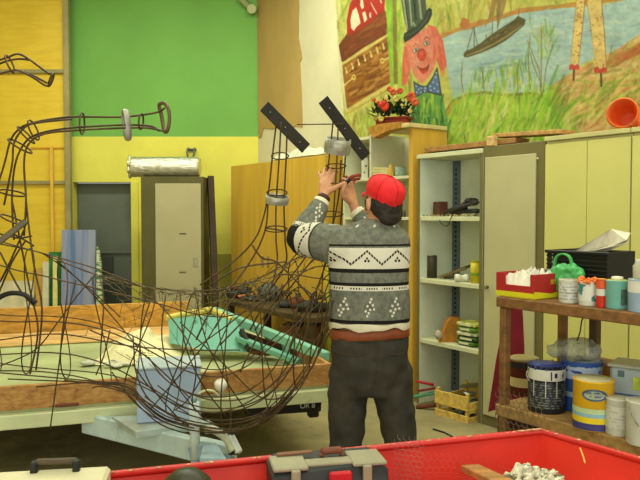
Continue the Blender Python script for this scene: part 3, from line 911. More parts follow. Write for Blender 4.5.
# --- items on the steel shelves
# top shelf: brown box and dark tools
z = shz[0]
c, w, h = rest(433, 448, 200, 0.12, z)
mb = MB().box(c + Vector((0, 0, h / 2)), (w * .85, .1, h * .8), 0.35, .006)
tag(mb.build('brown_case', M('dark_red_brown', (86, 50, 34), 0.6, var=.2)), 'dark red-brown case lying among tools on the upper shelf', 'case')
tool_m = M('dark_tool_metal', (50, 46, 40), 0.5, var=0.3, sc=20)
for i, (x0, y0, x1, y1, th, lb) in enumerate([(446, 212, 474, 203, .032, 'long dark tool slanting across the upper shelf heap'), (450, 214, 477, 211, .034, 'dark bar flat at the front of the upper shelf heap'), (443, 213, 462, 207, .036, 'dark short tool leaning against the brown case'), (458, 208, 472, 201, .04, 'dark tool head topmost of the upper shelf heap')]):
    a = PW(x0, y0, 0.08 + .03 * i); b = PW(x1, y1, 0.1 + .03 * i)
    a.z = max(a.z, z + th * .8); b.z = max(b.z, z + th * .8)
    t_ = thing('hand_tool', lb, 'tool', Vector((a.x, a.y, z)), 'tools on the upper steel shelf')
    MB().tube([a, (a + b) / 2 + Vector((0, 0, .004)), b], th * .5, 8).build('shaft', tool_m, t_)
    MB().ball(b, th * .8, 3, (1.5, .9, .7), jitter=.5, freq=30).build('head', tool_m, t_)
mb = MB()
mb.tube(smooth_path([PW(441, 214, .05), PW(440, 222, -.012), PW(447, 226, -.012), PW(451, 218, -.012), PW(454, 213, .04)], 5), .003, 5)
tag(mb.build('cable', m_black), 'thin dark cable looping over the upper shelf edge', 'cable')
mb = MB()
for i in range(90):
    q = RR(tpx(rnd.uniform(424, 478), .1), rnd.uniform(.03, .25), z)
    mb.ball(q + Vector((0, 0, .008)), rnd.uniform(.006, .014), 1, jitter=.3)
tag(mb.build('screws', M('scrap_bits', (150, 138, 96), 0.6, var=.3, sc=30)), 'loose small hardware scattered over the upper steel shelf', 'hardware', kind='stuff')
# second shelf
z = shz[1]
c, w, h = rest(426, 438.5, 255.5, 0.12, z)
tag(MB().lathe([(w * .5, 0), (w * .5, h), (w * .42, h), (w * .42, h * .7)], c, 24).build('dark_tin', M('dark_olive_tin', (66, 60, 42), 0.5, var=.15)), 'dark open cylinder tin on the middle shelf', 'tin')
c, w, h = rest(469.5, 482, 262, 0.06, z)
t_ = thing('yellow_tin', 'small yellow tin at the right end of the middle shelf', 'tin', c)
MB().lathe([(w * .5, 0), (w * .5, h)], c, 24).build('body', M('yellow_tin_m', (196, 180, 32), 0.4), t_)
MB().lathe([(w * .52, h), (w * .52, h + .012), (w * .4, h + .012)], c, 24).build('rim', M('yellow_tin_rim', (150, 150, 40), 0.4), t_)
MB().lathe([(w * .505, h * .35), (w * .505, h * .5)], c, 24, cap=False).build('label_band', M('tin_band', (120, 150, 40), .5), t_)
c, w, h = rest(456, 468, 271, 0.05, z)
t_ = thing('white_fitting', 'white threaded fitting lying in front of the yellow tin', 'fitting', c)
MB().lathe([(.03, -.05), (.03, -.015), (.022, -.01), (.022, .02), (.03, .025), (.03, .05)], c + Vector((0, 0, .031)), 18, Matrix.Rotation(pi / 2, 3, 'Y')).build('body', m_white, t_)
for i, (x0, y0, x1, y1, rgb, lb) in enumerate([(440, 277, 466, 268, (112, 96, 62), 'brown stick lying slanted in the middle shelf clutter'), (444, 279, 468, 276, (92, 80, 52), 'flat brown strip in front of the middle shelf clutter'), (452, 272, 470, 266, (70, 78, 60), 'grey green strip at the back of the middle shelf clutter')]):
    a = PW(x0, y0, .1 + .05 * i); b = PW(x1, y1, .15 + .05 * i)
    a.z = max(a.z, z + .012); b.z = max(b.z, z + .012)
    tag(MB().bar(a, b, .03, .022, .003).build('offcut', M('offcut%d' % i, rgb, .7)), lb, 'offcut')
# third shelf: brown paper bag and green packs
z = shz[2]
c, w, h = rest(437, 462, 317, 0.1, z)
mb = MB()
pp_ = [c + Vector((-w * .5, -.06, 0)), c + Vector((w * .42, -.06, 0)), c + Vector((w * .55, -.06, h * .95)), c + Vector((w * .1, -.06, h)), c + Vector((-w * .12, -.06, h * .82))]
mb.prism(pp_, Vector((0, .12, 0)))
t_ = thing('paper_bag', 'brown paper bag leaning beside green packs on the lower shelf', 'bag', c)
mb.build('bag', M('kraft_paper', (168, 114, 40), .8, var=.2, sc=14), t_)
MB().ball(c + Vector((-w * .55, -.05, h * .3)), w * .22, 2, (1, 1, 1.2), jitter=.2, freq=20).build('crumpled_end', M('pale_paper', (176, 166, 140), .8), t_)
for i in range(5):
    a = RR(tpx(473 + (i % 2), .12), .12, z + .022 + i * .036)
    mb = MB().box(a, (.19, .16, .03), RANG + .08 * ((i * 7) % 3 - 1), .01)
    t_ = thing('seed_pack', ['green soft pack at the bottom of the lower shelf pile', 'dark green soft pack second from the bottom of the lower shelf pile', 'pale green soft pack in the middle of the lower shelf pile', 'green soft pack second from the top of the lower shelf pile', 'yellow-green soft pack on top of the lower shelf pile'][i], 'pack', a - Vector((0, 0, .015)), 'soft packs on the lower steel shelf')
    mb.build('pack', M('pack%d' % i, [(70, 112, 34), (44, 72, 30), (170, 176, 128), (92, 130, 40), (176, 178, 84)][i], .4, var=.45, sc=14), t_)
    MB().box(a + N * -.081, (.12, .004, .016), RANG, 0).build('label', M('pack_lbl', (206, 204, 166), .5), t_)

# --- crate on the floor before the shelving
cw = wood('crate_pine', (206, 172, 84), 5)
cr = thing('wooden_crate', 'small slatted pine crate on the floor before the shelves', 'crate', PZ(455, 412, 0.0))
c0 = PZ(434.5, 414, 0.06); c1 = PZ(466, 421, 0.06)
zc = 0.05
# three corners from the photo: left-front, right-front, back-right
q0 = PZ(435, 414, 0); q0.z = shz[3] + .001
dirf = Vector((.64, -.77, 0)).normalized(); dirs = Vector((.77, .64, 0)).normalized()
Lf, Ls, Hc = .32, .37, .27
ang_f = atan2(dirf.y, dirf.x)
ang_s = atan2(dirs.y, dirs.x)
for (zz0, zz1) in ((.02, .115), (.155, .26)):
    MB().box(q0 + dirf * Lf / 2 + Vector((0, 0, (zz0 + zz1) / 2)), (Lf, .012, zz1 - zz0), ang_f, .002).build('slat', cw, cr)
    MB().box(q0 + dirs * Ls + dirf * Lf / 2 + Vector((0, 0, (zz0 + zz1) / 2)), (Lf, .012, zz1 - zz0), ang_f, .002).build('slat', cw, cr)
for (zz0, zz1) in ((.02, .10), (.13, .21)):
    MB().box(q0 + dirf * (Lf - .006) + dirs * Ls / 2 + Vector((0, 0, (zz0 + zz1) / 2)), (Ls - .02, .012, zz1 - zz0), ang_s, .002).build('slat', cw, cr)
    MB().box(q0 + dirf * .006 + dirs * Ls / 2 + Vector((0, 0, (zz0 + zz1) / 2)), (Ls - .02, .012, zz1 - zz0), ang_s, .002).build('slat', cw, cr)
for i in (0, 1):
    for j in (0, 1):
        MB().box(q0 + dirf * (.02 + (Lf - .04) * i) + dirs * (.018 + (Ls - .036) * j) + Vector((0, 0, Hc / 2 + .01)), (.024, .022, Hc), ang_f, .002).build('corner_post', cw, cr)
MB().box(q0 + dirf * Lf / 2 + dirs * Ls / 2 + Vector((0, 0, .025)), (Lf - .03, Ls - .03, .01), ang_f, 0).build('base_board', cw, cr)
cen = q0 + dirf * Lf / 2 + dirs * Ls / 2
# contents
mb = MB()
for i in range(30):
    mb.ball(cen + dirf * rnd.uniform(-.11, .11) + dirs * rnd.uniform(-.09, .09) + Vector((0, 0, rnd.uniform(.06, .19))), rnd.uniform(.02, .035), 1, jitter=.4, freq=30)
tag(mb.build('scrap_heap', M('dark_scrap', (52, 52, 46), .5, var=.5, sc=30)), 'heap of dark scrap filling the pine crate', 'scrap', kind='stuff')
a = cen - dirf * .10 + dirs * .05 + Vector((0, 0, .26)); b = cen + dirf * .16 + dirs * .14 + Vector((0, 0, .31))
tag(MB().bar(a, b, .06, .02, .003).build('olive_board', M('olive_board_m', (106, 98, 58), .7)), 'olive board laid across the pine crate', 'board')
mb = MB()
cp = cen + dirf * .05 - dirs * .04 + Vector((0, 0, .245))
mb.ball(cp, .04, 2, (1.3, 1, .5), jitter=.3, freq=30)
tag(mb.build('foil_scrap', m_steel), 'crumpled silvery foil scrap on top of the crate', 'foil')

# sticks lying left of the crate
sm_red = M('red_stick', (170, 40, 40), .5); sm_teal = M('teal_stick', (92, 158, 120), .5); sm_br = M('rust_stick', (110, 64, 40), .7)
for (x0, y0, z0, x1, y1, z1, r, m, lb) in [(416, 381, .30, 434, 385, .26, .012, sm_red, 'red rod beside the pine crate, upper one'), (414, 397, .15, 434, 393, .17, .014, sm_teal, 'pale teal rod beside the pine crate'), (418, 391, .2, 435, 388, .22, .010, M('dred_stick', (126, 36, 36), .5), 'dark red rod between the red and teal rods'), (416, 407, .04, 436, 405, .04, .018, sm_br, 'rust brown rod on the floor by the crate')]:
    a = PW(x0, y0, -.12); b = PW(x1, y1, -.02)
    tag(MB().tube([a, b], r, 8).build('rod', m), lb, 'rod', 'coloured rods by the crate')
a = PZ(433, 429, 0.006); b = PZ(455, 438, 0.006)
tag(MB().tube([a, (a + b) / 2 + Vector((.01, .02, 0)), b], .006, 6).build('wire_offcut', m_black), 'thin dark wire lying on the open floor', 'wire')
# ================================================================== BACK LEFT: locker, foil duct, boards
LY = 7.75
m_lk = M('locker_olive', (88, 82, 42), 0.5, var=0.06)
m_lkd = M('locker_putty', (172, 164, 122), 0.5, var=0.04, sc=2)
x0 = P(141, 200, LY).x; x1 = P(203.5, 200, LY).x
xs = P(155.5, 200, LY).x
zt = P(170, 176.5, LY).z
lk = thing('locker', 'tall steel locker with olive frame and putty door under the foil duct', 'locker', ((x0 + x1) / 2, LY + .2, 0))
MB().box(((x0 + x1) / 2, LY + .2, zt / 2), (x1 - x0, .4, zt), bevel=.004).build('body', m_lk, lk)
zd = P(170, 183.5, LY).z
xr = P(201, 200, LY).x
dr = MB().box(((xs + xr) / 2, LY - .008, (zd + .1) / 2), (xr - xs, .016, zd - .1), bevel=.003).build('door', m_lkd, lk)
for py in (233.5, 272):
    MB().box((P(183, py, LY).x, LY - .018, P(183, py, LY).z), (.075, .006, .012), bevel=.001).build('vent_slot', M('slot_dark', (96, 88, 60), .6), dr)
MB().box((P(200, 262, LY).x - .05, LY - .018, P(200, 262, LY).z), (.05, .004, .1), bevel=.001).build('sticker', M('faded_sticker', (150, 144, 120), .6), dr)
# foil duct
foil = NT('aluminium_foil')
fc = foil.coords((1, 3, 3))
fn = foil.noise(fc, 9, 6, .7)
foil.l(foil.ramp(fn, [(.3, lin((196, 192, 170))), (.7, lin((240, 238, 222)))]), foil.b.inputs['Base Color'])
foil.b.inputs['Metallic'].default_value = .85; foil.b.inputs['Roughness'].default_value = .28
foil.bump(fn, .6, .03)
foil = foil.m
xa = P(131, 168, LY + .16).x; xb = P(200, 168, LY + .16).x
rr = (P(160, 157.5, LY + .16).z - P(160, 178, LY + .16).z) / 2
du = thing('foil_duct', 'silver foil insulated duct lying across the top of the locker', 'duct', ((xa + xb) / 2, LY + .16, zt))
ct = Vector((0, LY + .16, zt + rr))
prof = []
for i in range(22):
    t = i / 21
    prof.append((rr * (1 + .03 * sin(i * 2.1) - (.12 if i in (0, 21) else 0)), xa + (xb - xa) * t))
MB().lathe(prof, ct, 36, Matrix.Rotation(pi / 2, 3, 'Y')).build('sleeve', foil, du)
mb = MB()
for i in range(7):
    a = i / 7 * 2 * pi
    mb.ball(Vector((xa - .005, LY + .16 + rr * .7 * cos(a), zt + rr + rr * .7 * sin(a))), rr * .42, 2, (.5, 1, 1), jitter=.2)
mb.build('crumpled_end', foil, du)
# little bracket on the wall above the duct
bx = P(191, 152, BY - .05)
br = thing('wall_bracket', 'small dark metal bracket on the yellow wall above the foil duct', 'bracket', bx)
MB().box(bx + Vector((0, .03, .03)), (.12, .02, .03), bevel=.003).build('plate', m_dark2, br)
for s in (-1, 1):
    MB().tube([bx + Vector((s * .04, .03, .05)), bx + Vector((s * .045, -.03, .0)), bx + Vector((s * .03, -.03, -.09))], .012, 6).build('hook', m_dark, br)
# dark plank leaning beside the locker
a = P(210.5, 177, LY + .3); b = P(214, 284, LY - .2); a2 = P(214, 330, LY - .28)
b.z = b.z
pl = thing('leaning_plank', 'dark plank with amber edge leaning beside the steel locker', 'plank', (a2.x, a2.y, 0))
foot = Vector((a2.x + .04, a2.y, 0.02))
MB().bar(a, foot, .07, .09, .003).build('board', M('plank_dark', (58, 44, 24), .7, var=.2), pl)
MB().bar(a + Vector((.045, 0, -.6)), foot + Vector((.045, 0, 0)), .02, .085, .002).build('edge_strip', M('plank_amber', (176, 124, 40), .6), pl)
# lower olive dado and ledge on the yellow wall beside the locker
zz = P(220, 254, BY).z
struct(MB().box((P(219, 254, BY).x + .35, BY - .004, zz / 2), (1.5, .02, zz), bevel=.002).build('trim_1', M('dado_olive', (150, 146, 50), .7, var=.08)))

# boards leaning on the left door
def leaning(name, label, cat, px0, px1, ytop, ybot, Y, mat, th=.03, tilt=.12, group=None):
    a = P(px0, ytop, Y); b = P(px1, ytop, Y)
    w = b.x - a.x
    top = a.z
    L = top / cos(tilt)
    c = Vector(((a.x + b.x) / 2, Y - L * sin(tilt) / 2, L * cos(tilt) / 2 + .006))
    R = Matrix.Rotation(-tilt, 3, 'X')
    return tag(MB().box(c, (w, th, L - .01), rot=R, bevel=.003).build(name, mat), label, cat, group)
m_bl = NT('blue_streaks')
f = m_bl.noise(m_bl.coords((9, 1, .3)), 1.4, 3)
m_bl.l(m_bl.ramp(f, [(.38, lin((92, 116, 158))), (.5, lin((134, 144, 176))), (.66, lin((152, 154, 172)))]), m_bl.b.inputs['Base Color'])
m_bl.b.inputs['Roughness'].default_value = .6
leaning('blue_board', 'lilac blue streaked board leaning against the left door', 'board', 62, 96, 230, 300, 8.25, m_bl.m, .03, .05)
leaning('green_board', 'green board leaning behind the lilac blue board', 'board', 49, 66, 252, 300, 8.34, M('green_board_m', (52, 122, 66), .6), .02, .03)
m_str = NT('green_white_stripes')
f = m_str.noise(m_str.coords((2, 1, 7)), 3.0, 2)
m_str.l(m_str.ramp(f, [(.47, lin((70, 128, 76))), (.52, lin((206, 212, 180)))]), m_str.b.inputs['Base Color'])
mb = MB()
poly = [P(96.5, 246, 8.15), P(99, 250, 8.14), P(101, 262, 8.13), P(102, 285, 8.12), P(103, 347.6, 8.10), P(96, 347.6, 8.10)]
tag(mb.prism(poly, (0, .03, 0)).build('patterned_board', m_str.m), 'green and white patterned narrow board right of the lilac board', 'board')
leaning('white_plank', 'white plank leaning left of the green board', 'plank', 43, 49, 262, 300, 8.22, M('white_plank_m', (206, 200, 168), .6), .03, .05)
leaning('cream_plank', 'cream narrow strip leaning in front of the green board', 'plank', 53, 57.5, 256, 300, 8.2, M('cream_plank_m', (216, 208, 130), .6), .02, .04)
leaning('pine_batten', 'long thin pine batten standing against the amber boarded door', 'batten', 50, 53, 146, 300, 8.385, wood('batten_pine', (224, 170, 66), 4, 'z'), .02, .004)
leaning('tan_offcut', 'short tan board leaning left of the white plank', 'board', 36, 43, 268, 300, 8.25, M('tan_board_m', (198, 156, 74), .6), .02, .05)
leaning('white_sheet_board', 'low white panel leaning at the far left behind the trailer', 'panel', -40, 34, 281, 300, 8.2, M('white_panel_m', (214, 206, 170), .6), .03, .06)

# ================================================================== SCRAP BENCH in front of the ochre cupboard
bt0 = tpx(230, -.55); bt1 = tpx(326, -.45)
zbn = .68
sb = thing('scrap_bench', 'low dark workbench piled with scrap before the ochre cupboard', 'bench', RR((bt0 + bt1) / 2, -.35, 0))
m_bench = M('bench_dark_wood', (72, 58, 32), .7, var=.25)
MB().rbox(bt0, bt1, -.62, -.1, zbn - .05, zbn, bevel=.004).build('bench_top', m_bench, sb)
for (t_, s_) in ((bt0 + .06, -.58), (bt1 - .06, -.58), (bt0 + .06, -.14), (bt1 - .06, -.14)):
    MB().rbox(t_ - .035, t_ + .035, s_ - .03, s_ + .03, 0, zbn - .05, bevel=.003).build('leg', m_bench, sb)
MB().rbox(bt0 + .1, bt1 - .1, -.5, -.2, .12, .15, bevel=.003).build('lower_shelf', m_bench, sb)
c, w, h = rest(284, 321, 319, -.4, .15)
tag(MB().box(c + Vector((0, 0, .2)), (w, .26, .4), RANG * .2, .006).build('brown_carton', M('brown_carton_m', (112, 74, 32), .75, var=.15)), 'brown carton on the lower shelf of the scrap bench', 'box')
m_sc = [M('scrap_grey', (84, 86, 76), .6, var=.35, sc=25), M('scrap_dark', (46, 44, 36), .6, var=.3, sc=25), M('scrap_rust', (110, 62, 38), .7, var=.3, sc=25), M('scrap_orange', (186, 98, 56), .6, var=.2, sc=25)]
sl = [(238, 300, 1, .10, (1.3, .8, .6), 'dark metal lump at the left end of the bench scrap'), (250, 300, 3, .09, (1.4, .8, .35), 'orange crumpled piece left of the grey scrap lump'),
      (270, 297, 0, .12, (1.1, .8, .75), 'grey scrap lump standing highest in the middle of the bench'), (292, 302, 1, .10, (1.6, .8, .4), 'flat dark scrap in the bench middle, right of the grey lump'),
      (296, 296, 2, .08, (.9, .8, .8), 'rust coloured piece among the bench scrap'), (313, 298, 1, .10, (1.5, .8, .5), 'dark scrap lump at the right end of the bench'), (258, 303, 1, .1, (1.5, .8, .3), 'low dark scrap lying in front of the grey lump')]
for (px, py, mi, r, sc3, lb) in sl:
    q = PW(px, py, -.38 + (.12 if mi == 0 else 0)); q.z = zbn + r * sc3[2] * .9
    tag(MB().ball(q, r, 3, sc3, jitter=.45, freq=11).build('metal_scrap', m_sc[mi]), lb, 'scrap', 'scrap metal on the bench')
mb = MB()
for i in range(46):
    a = RR(rnd.uniform(bt0 + .1, bt1 - .1), rnd.uniform(-.5, -.2), zbn + rnd.uniform(.03, .12))
    b = a + D * rnd.uniform(-.2, .2) + N * rnd.uniform(-.06, .04) + Vector((0, 0, rnd.uniform(-.02, .14)))
    mb.tube([a, (a + b) / 2 + Vector((0, 0, rnd.uniform(0, .05))), b], rnd.uniform(.004, .009), 5)
tag(mb.build('tangled_wire', m_sc[1]), 'tangle of dark wire offcuts spread over the scrap bench', 'wire', kind='stuff')
q = PW(234, 289, -.45)
t_ = thing('valve', 'small red and white fitting at the left end of the scrap bench', 'valve', (q.x, q.y, zbn))
MB().lathe([(.05, 0), (.05, q.z - zbn - .03), (.035, q.z - zbn - .02), (.035, q.z - zbn)], (q.x, q.y, zbn), 14).build('body', m_sc[1], t_)
MB().ball(q + Vector((0, -.02, .02)), .035, 2, (1.3, .7, .6), jitter=.2).build('handle', M('valve_red', (190, 46, 44), .5), t_)
MB().ball(q + Vector((-.05, -.03, .01)), .022, 2).build('cap', m_white, t_)

# ================================================================== TRAILER
ZD = .52
E0 = PZ(0, 430, .43); E1 = PZ(328, 401, .43)
U = (E1 - E0); U.z = 0; U.normalize()
V = Vector((-U.y, U.x, 0))
uang = atan2(U.y, U.x)
LW = (E1 - E0).length + .05
TL = 2.55
O = Vector((E0.x, E0.y, 0)) - U * .75
LW += .75
def TR(u, v, z): return O + U * u + V * v + Vector((0, 0, z))
m_fr = M('pale_green_frame', (204, 210, 160), .5, var=.06, sc=3, dirt=(150, 140, 96), dirt_amt=.1)
m_deck = M('deck_green', (164, 172, 122), .7, var=.14, sc=2.5, dirt=(190, 184, 140), dirt_amt=.2)
osb = NT('osb_board')
fo = osb.noise(osb.coords((1, 1, 2.2)), 16, 6, .75)
vo = osb.n('ShaderNodeTexVoronoi'); vo.inputs['Scale'].default_value = 26
osb.l(osb.coords((1, 1, 2.5)), vo.inputs['Vector'])
c_ = osb.ramp(fo, [(.34, lin((132, 90, 42))), (.48, lin((188, 136, 68))), (.68, lin((208, 166, 98)))])
osb.l(osb.mix(osb.math('MULTIPLY', vo.outputs['Distance'], .5), c_, lin((130, 78, 28))), osb.b.inputs['Base Color'])
osb.b.inputs['Roughness'].default_value = .75
osb = osb.m
m_side = wood('side_board_amber', (192, 144, 60), 3, 'x', rotz=-uang)
tr = thing('trailer', 'flat pale green trailer with low wooden sides and light blue drawbar', 'trailer', TR(LW / 2, TL / 2, 0))
def tbox(u0, u1, v0, v1, z0, z1, name, mat, bevel=.004, par=tr):
    return MB().box(TR((u0 + u1) / 2, (v0 + v1) / 2, (z0 + z1) / 2), (u1 - u0, v1 - v0, z1 - z0), uang, bevel).build(name, mat, par)
tbox(0.03, LW - .03, .03, TL - .03, ZD - .03, ZD, 'deck', m_deck)
tbox(0, LW, -.02, .05, .43, .505, 'frame_beam', m_fr)
tbox(0, LW, TL - .05, TL, .43, .505, 'frame_beam', m_fr)
tbox(LW - .05, LW, .05, TL - .05, .43, .505, 'frame_beam', m_fr)
tbox(0, .05, .05, TL - .05, .43, .505, 'frame_beam', m_fr)
m_dk = M('dark_steel', (44, 44, 38), .6)  # one even dark tone for chassis parts, clip and strut
for k in range(3): tbox(LW * (k + 1) / 4 - .03, LW * (k + 1) / 4 + .03, .05, TL - .05, .40, .485, 'cross_member', m_dk)
# near boards
tbox(0.0, LW - .01, .005, .03, ZD + .005, ZD + .135, 'near_side_board', osb)
tbox(0.0, LW - .55, TL - .028, TL - .003, ZD + .005, ZD + .235, 'far_side_board', m_side)
ub = (P(178, 330, 6.3).x - O.x)
tbox(.3, 2.4, TL - .62, TL - .05, ZD + .004, ZD + .018, 'deck_plank', wood('deck_plank_tan', (206, 166, 102), 3, 'x', rotz=-uang))
tbox(LW - .028, LW - .003, .03, .75, ZD + .005, ZD + .12, 'end_board', osb)
for k, u in enumerate((1.02, 1.62)):
    tbox(u, u + .12, -.012, .004, ZD + .006, ZD + .022, 'side_clip', m_dk if k else M('clip_brown', (108, 54, 34), .6))
# wheels + axle
for u in (.25, LW - .35):
    cw_ = TR(u, TL * .62, .22)
    Rw = Matrix.Rotation(uang, 3, 'Z') @ Matrix.Rotation(pi / 2, 3, 'Y')
    wh = MB().lathe([(.12, -.07), (.19, -.08), (.218, -.06), (.22, 0), (.218, .06), (.19, .08), (.12, .07)], cw_, 28, Rw).build('wheel', m_black, tr)
    MB().lathe([(.02, -.085), (.1, -.082), (.118, -.075)], cw_, 20, Rw).build('rim', m_fr, wh)
MB().tube([TR(.25, TL * .62, .22), TR(LW - .35, TL * .62, .22)], .03, 8).build('axle', m_dk, tr)
MB().box(TR(LW / 2, TL * .62, .31), (.9, .08, .2), uang, .004).build('axle_mount', m_dk, tr)
# drawbar
m_db = M('light_blue_steel', (188, 206, 200), .5, var=.1, sc=4, dirt=(108, 128, 128), dirt_amt=.15)
m_db2 = M('light_blue_worn', (150, 172, 176), .55, var=.14, sc=6, dirt=(96, 120, 130), dirt_amt=.2)
CP = PZ(237, 459, .40)
la = PZ(86, 428, .41); lb_ = CP + Vector((-.02, .02, .0))
MB().bar(la + V * .12, lb_, .07, .11, .006).build('drawbar_beam', m_db, tr)
ra = PZ(188, 412, .41)
MB().prism([PZ(112, 416.5, .475), PZ(190, 411, .475), PZ(214, 423, .475), PZ(136, 432, .475)], (0, 0, -.03)).build('drawbar_plate', M('worn_plate', (168, 182, 174), .6, var=.1, dirt=(160, 140, 96), dirt_amt=.25), tr)
# coupling head and jack
cpn = MB()
cpn.bar(CP + Vector((-.16, .08, .0)), CP + Vector((-.02, .0, .0)), .05, .06, .012)
cpn.prism([PZ(204, 447, .46), PZ(216, 448, .46), PZ(226, 464, .45), PZ(200, 464, .45)], (0, 0, .025))
cpn.build('coupling', m_db2, tr)
hd = MB().tube(smooth_path([P(206, 430, 3.3), P(214, 430, 3.28), P(226, 438, 3.24), P(233, 452, 3.2)], 5), .02, 10).build('coupling_cover', M('pale_fender', (196, 196, 160), .5), tr)
MB().bar(P(229, 436, 3.24), P(238, 454, 3.2), .035, .05, .006).build('brake_lever', M('white_lever', (208, 212, 200), .5), tr)
MB().bar(P(229, 451, 3.21), P(239, 451, 3.2), .03, .03, .004).build('lever_catch', m_black, tr)
JY = 3.25
ja = P(195, 458, JY); jb = P(194, 402, JY)
m_jk = M('jack_white_steel', (206, 218, 208), .45, var=.05)
jk = MB().tube([ja, jb], .025, 16).build('jack', m_jk, tr)
MB().tube([jb, P(194, 396, JY)], .014, 12).build('jack_cap', m_db2, jk)
MB().bar(P(190, 453, JY), P(206, 449, JY + .0), .045, .07, .006).build('jack_clamp', m_db2, jk)
MB().tube([ja, Vector((ja.x, ja.y, .06))], .02, 12).build('jack_leg', m_db2, jk)
MB().lathe([(.05, -.02), (.06, 0), (.05, .02)], (ja.x, ja.y, .06), 16, Matrix.Rotation(pi / 2, 3, 'Y')).build('jack_wheel', m_black, jk)
# hose with a white nozzle behind the jack
nz = P(221, 386, 3.55)
t_ = thing('lamp_socket', 'white plastic socket on a pale cable by the trailer jack', 'socket', nz)
Rz = Matrix.Rotation(.5, 3, 'X')
MB().lathe([(.012, -.07), (.014, -.03), (.03, -.01), (.034, .02), (.02, .03)], nz, 16, Rz).build('body', m_white, t_)
MB().tube(smooth_path([nz + Vector((-.01, 0, -.05)), P(213, 391, 3.55), P(204, 391, 3.55), P(198, 397, 3.55), P(199, 418, 3.6)], 5), .006, 6).build('cable', M('pale_cable', (206, 206, 150), .5), t_)
# light bar with white letters
lbA = TR(LW - .30, .02, .38)
bb0 = P(246, 409, 4.0); bb1 = P(320, 404.5, 4.2)
lb = MB().bar(bb0, bb1, .05, .075, .006).build('light_bar', m_black, tr)
MB().box(P(313, 411, 4.16), (.065, .05, .07), uang, .008).build('tail_lamp', M('dark_lamp', (40, 30, 26), .3), lb)
fcu = bpy.data.curves.new('t', 'FONT'); fcu.body = 'OR B'; fcu.size = .044; fcu.extrude = .001
fo_ = bpy.data.objects.new('t', fcu); COL.objects.link(fo_)
dg = bpy.context.evaluated_depsgraph_get()
fm = bpy.data.meshes.new_from_object(fo_.evaluated_get(dg)); bpy.data.objects.remove(fo_)
tb = MB(); tb.bm.from_mesh(fm)
bv = (bb1 - bb0).normalized()
fy = Vector((bv.y, -bv.x, 0)).normalized()      # towards the camera
Mx = Matrix((bv, fy.cross(bv) * 1, fy)).transposed().to_4x4()
if Mx.col[1].z < 0: Mx.col[1] *= -1
Mx.translation = P(297.5, 407, 4.11) + fy * .035
bmesh.ops.transform(tb.bm, matrix=Mx, verts=tb.bm.verts[:])
tb.build('lettering', M('faded_lettering', (176, 176, 160), .6), lb)

# box standing on the drawbar
m_bx = M('light_blue_box', (166, 184, 206), .55, var=.06, sc=5)
m_bxw = M('worn_blue_box', (176, 190, 190), .6, var=.08, sc=5)
bxY = 3.50
pa = P(129, 419, bxY); pb_ = P(196, 419, bxY); zt_ = P(170, 372, bxY).z
bl_ang = 0.34
bw = (pb_.x - pa.x) / cos(bl_ang) * .9
cb_ = Vector(((pa.x + pb_.x) / 2 - .01, bxY + .2, 0))
bx_ = thing('blue_box', 'light blue wooden box standing on the trailer drawbar', 'box', (cb_.x, cb_.y, .476))
MB().box(cb_ + Vector((0, 0, (.477 + zt_) / 2)), (bw, .26, zt_ - .477), bl_ang - .12, .006).build('body', m_bx, bx_)
MB().box(cb_ + Vector((0, 0, zt_ + .006)), (bw + .012, .272, .012), bl_ang - .12, .003).build('lid', m_bxw, bx_)

# ---- things on the deck
# turquoise prow
m_tq = M('turquoise_paint', (106, 168, 144), .5, var=.08, sc=4, dirt=(76, 146, 122), dirt_amt=.15)
m_tq2 = M('turquoise_light', (128, 186, 160), .5, var=.06)
m_yt = M('yellow_trim', (208, 192, 92), .6)
tip = P(327, 357, 4.42); tl = P(214, 311, 5.5)
pw = thing('boat_prow', 'turquoise wooden boat prow frame lying tilted on the trailer deck', 'boat prow', (tl.x, 5.0, ZD))
MB().bar(tl, tip, .05, .065, .006).build('gunwale', m_tq2, pw)
mb = MB()
mb.prism([P(168, 319, 5.0), P(206, 316, 5.1), P(236, 322, 5.1), P(246, 340, 5.0), P(252, 352, 4.9), P(212, 351, 4.85), P(170, 343, 4.9)], (0, .06, 0))
mb.build('side_panel', m_tq, pw)
MB().bar(P(237, 338, 4.95), P(300, 362, 4.6), .05, .04, .005).build('lower_rail', m_tq, pw)
MB().bar(P(283, 335, 4.9), P(288, 362, 4.75), .04, .05, .005).build('strut', m_tq, pw)
MB().bar(P(241, 330, 4.95), P(250, 350, 4.85), .03, .05, .005).build('strut', m_dk, pw)
mb = MB(); mb.tube(smooth_path([P(166, 318, 5.0), P(185, 314, 5.1), P(203, 311, 5.2), P(212, 310, 5.4), P(232, 320, 5.15)], 5), .022, 8)
mb.build('rim_trim', m_yt, pw)
MB().bar(P(197, 316, 5.15), P(214, 319, 5.15), .1, .03, .004).build('seat_board', m_yt, pw)
MB().prism([P(241, 331, 5.0), P(262, 338, 5.0), P(300, 351, 4.85), P(296, 360, 4.85), P(262, 353, 5.0), P(247, 346, 5.05)], (0, .02, 0)).build('inner_board', M('prow_inside', (74, 52, 30), .8, var=.3, sc=12), pw)
mb = MB()
for i in range(12):
    q = P(rnd.uniform(250, 280), rnd.uniform(346, 356), 4.9)
    q.z = ZD + rnd.uniform(.05, .1)
    mb.ball(q, rnd.uniform(.03, .06), 1, (1.4, 1, .6), jitter=.3)
tag(mb.build('rusty_scraps', m_sc[2]), 'rust brown scraps inside the turquoise prow', 'scrap', kind='stuff')
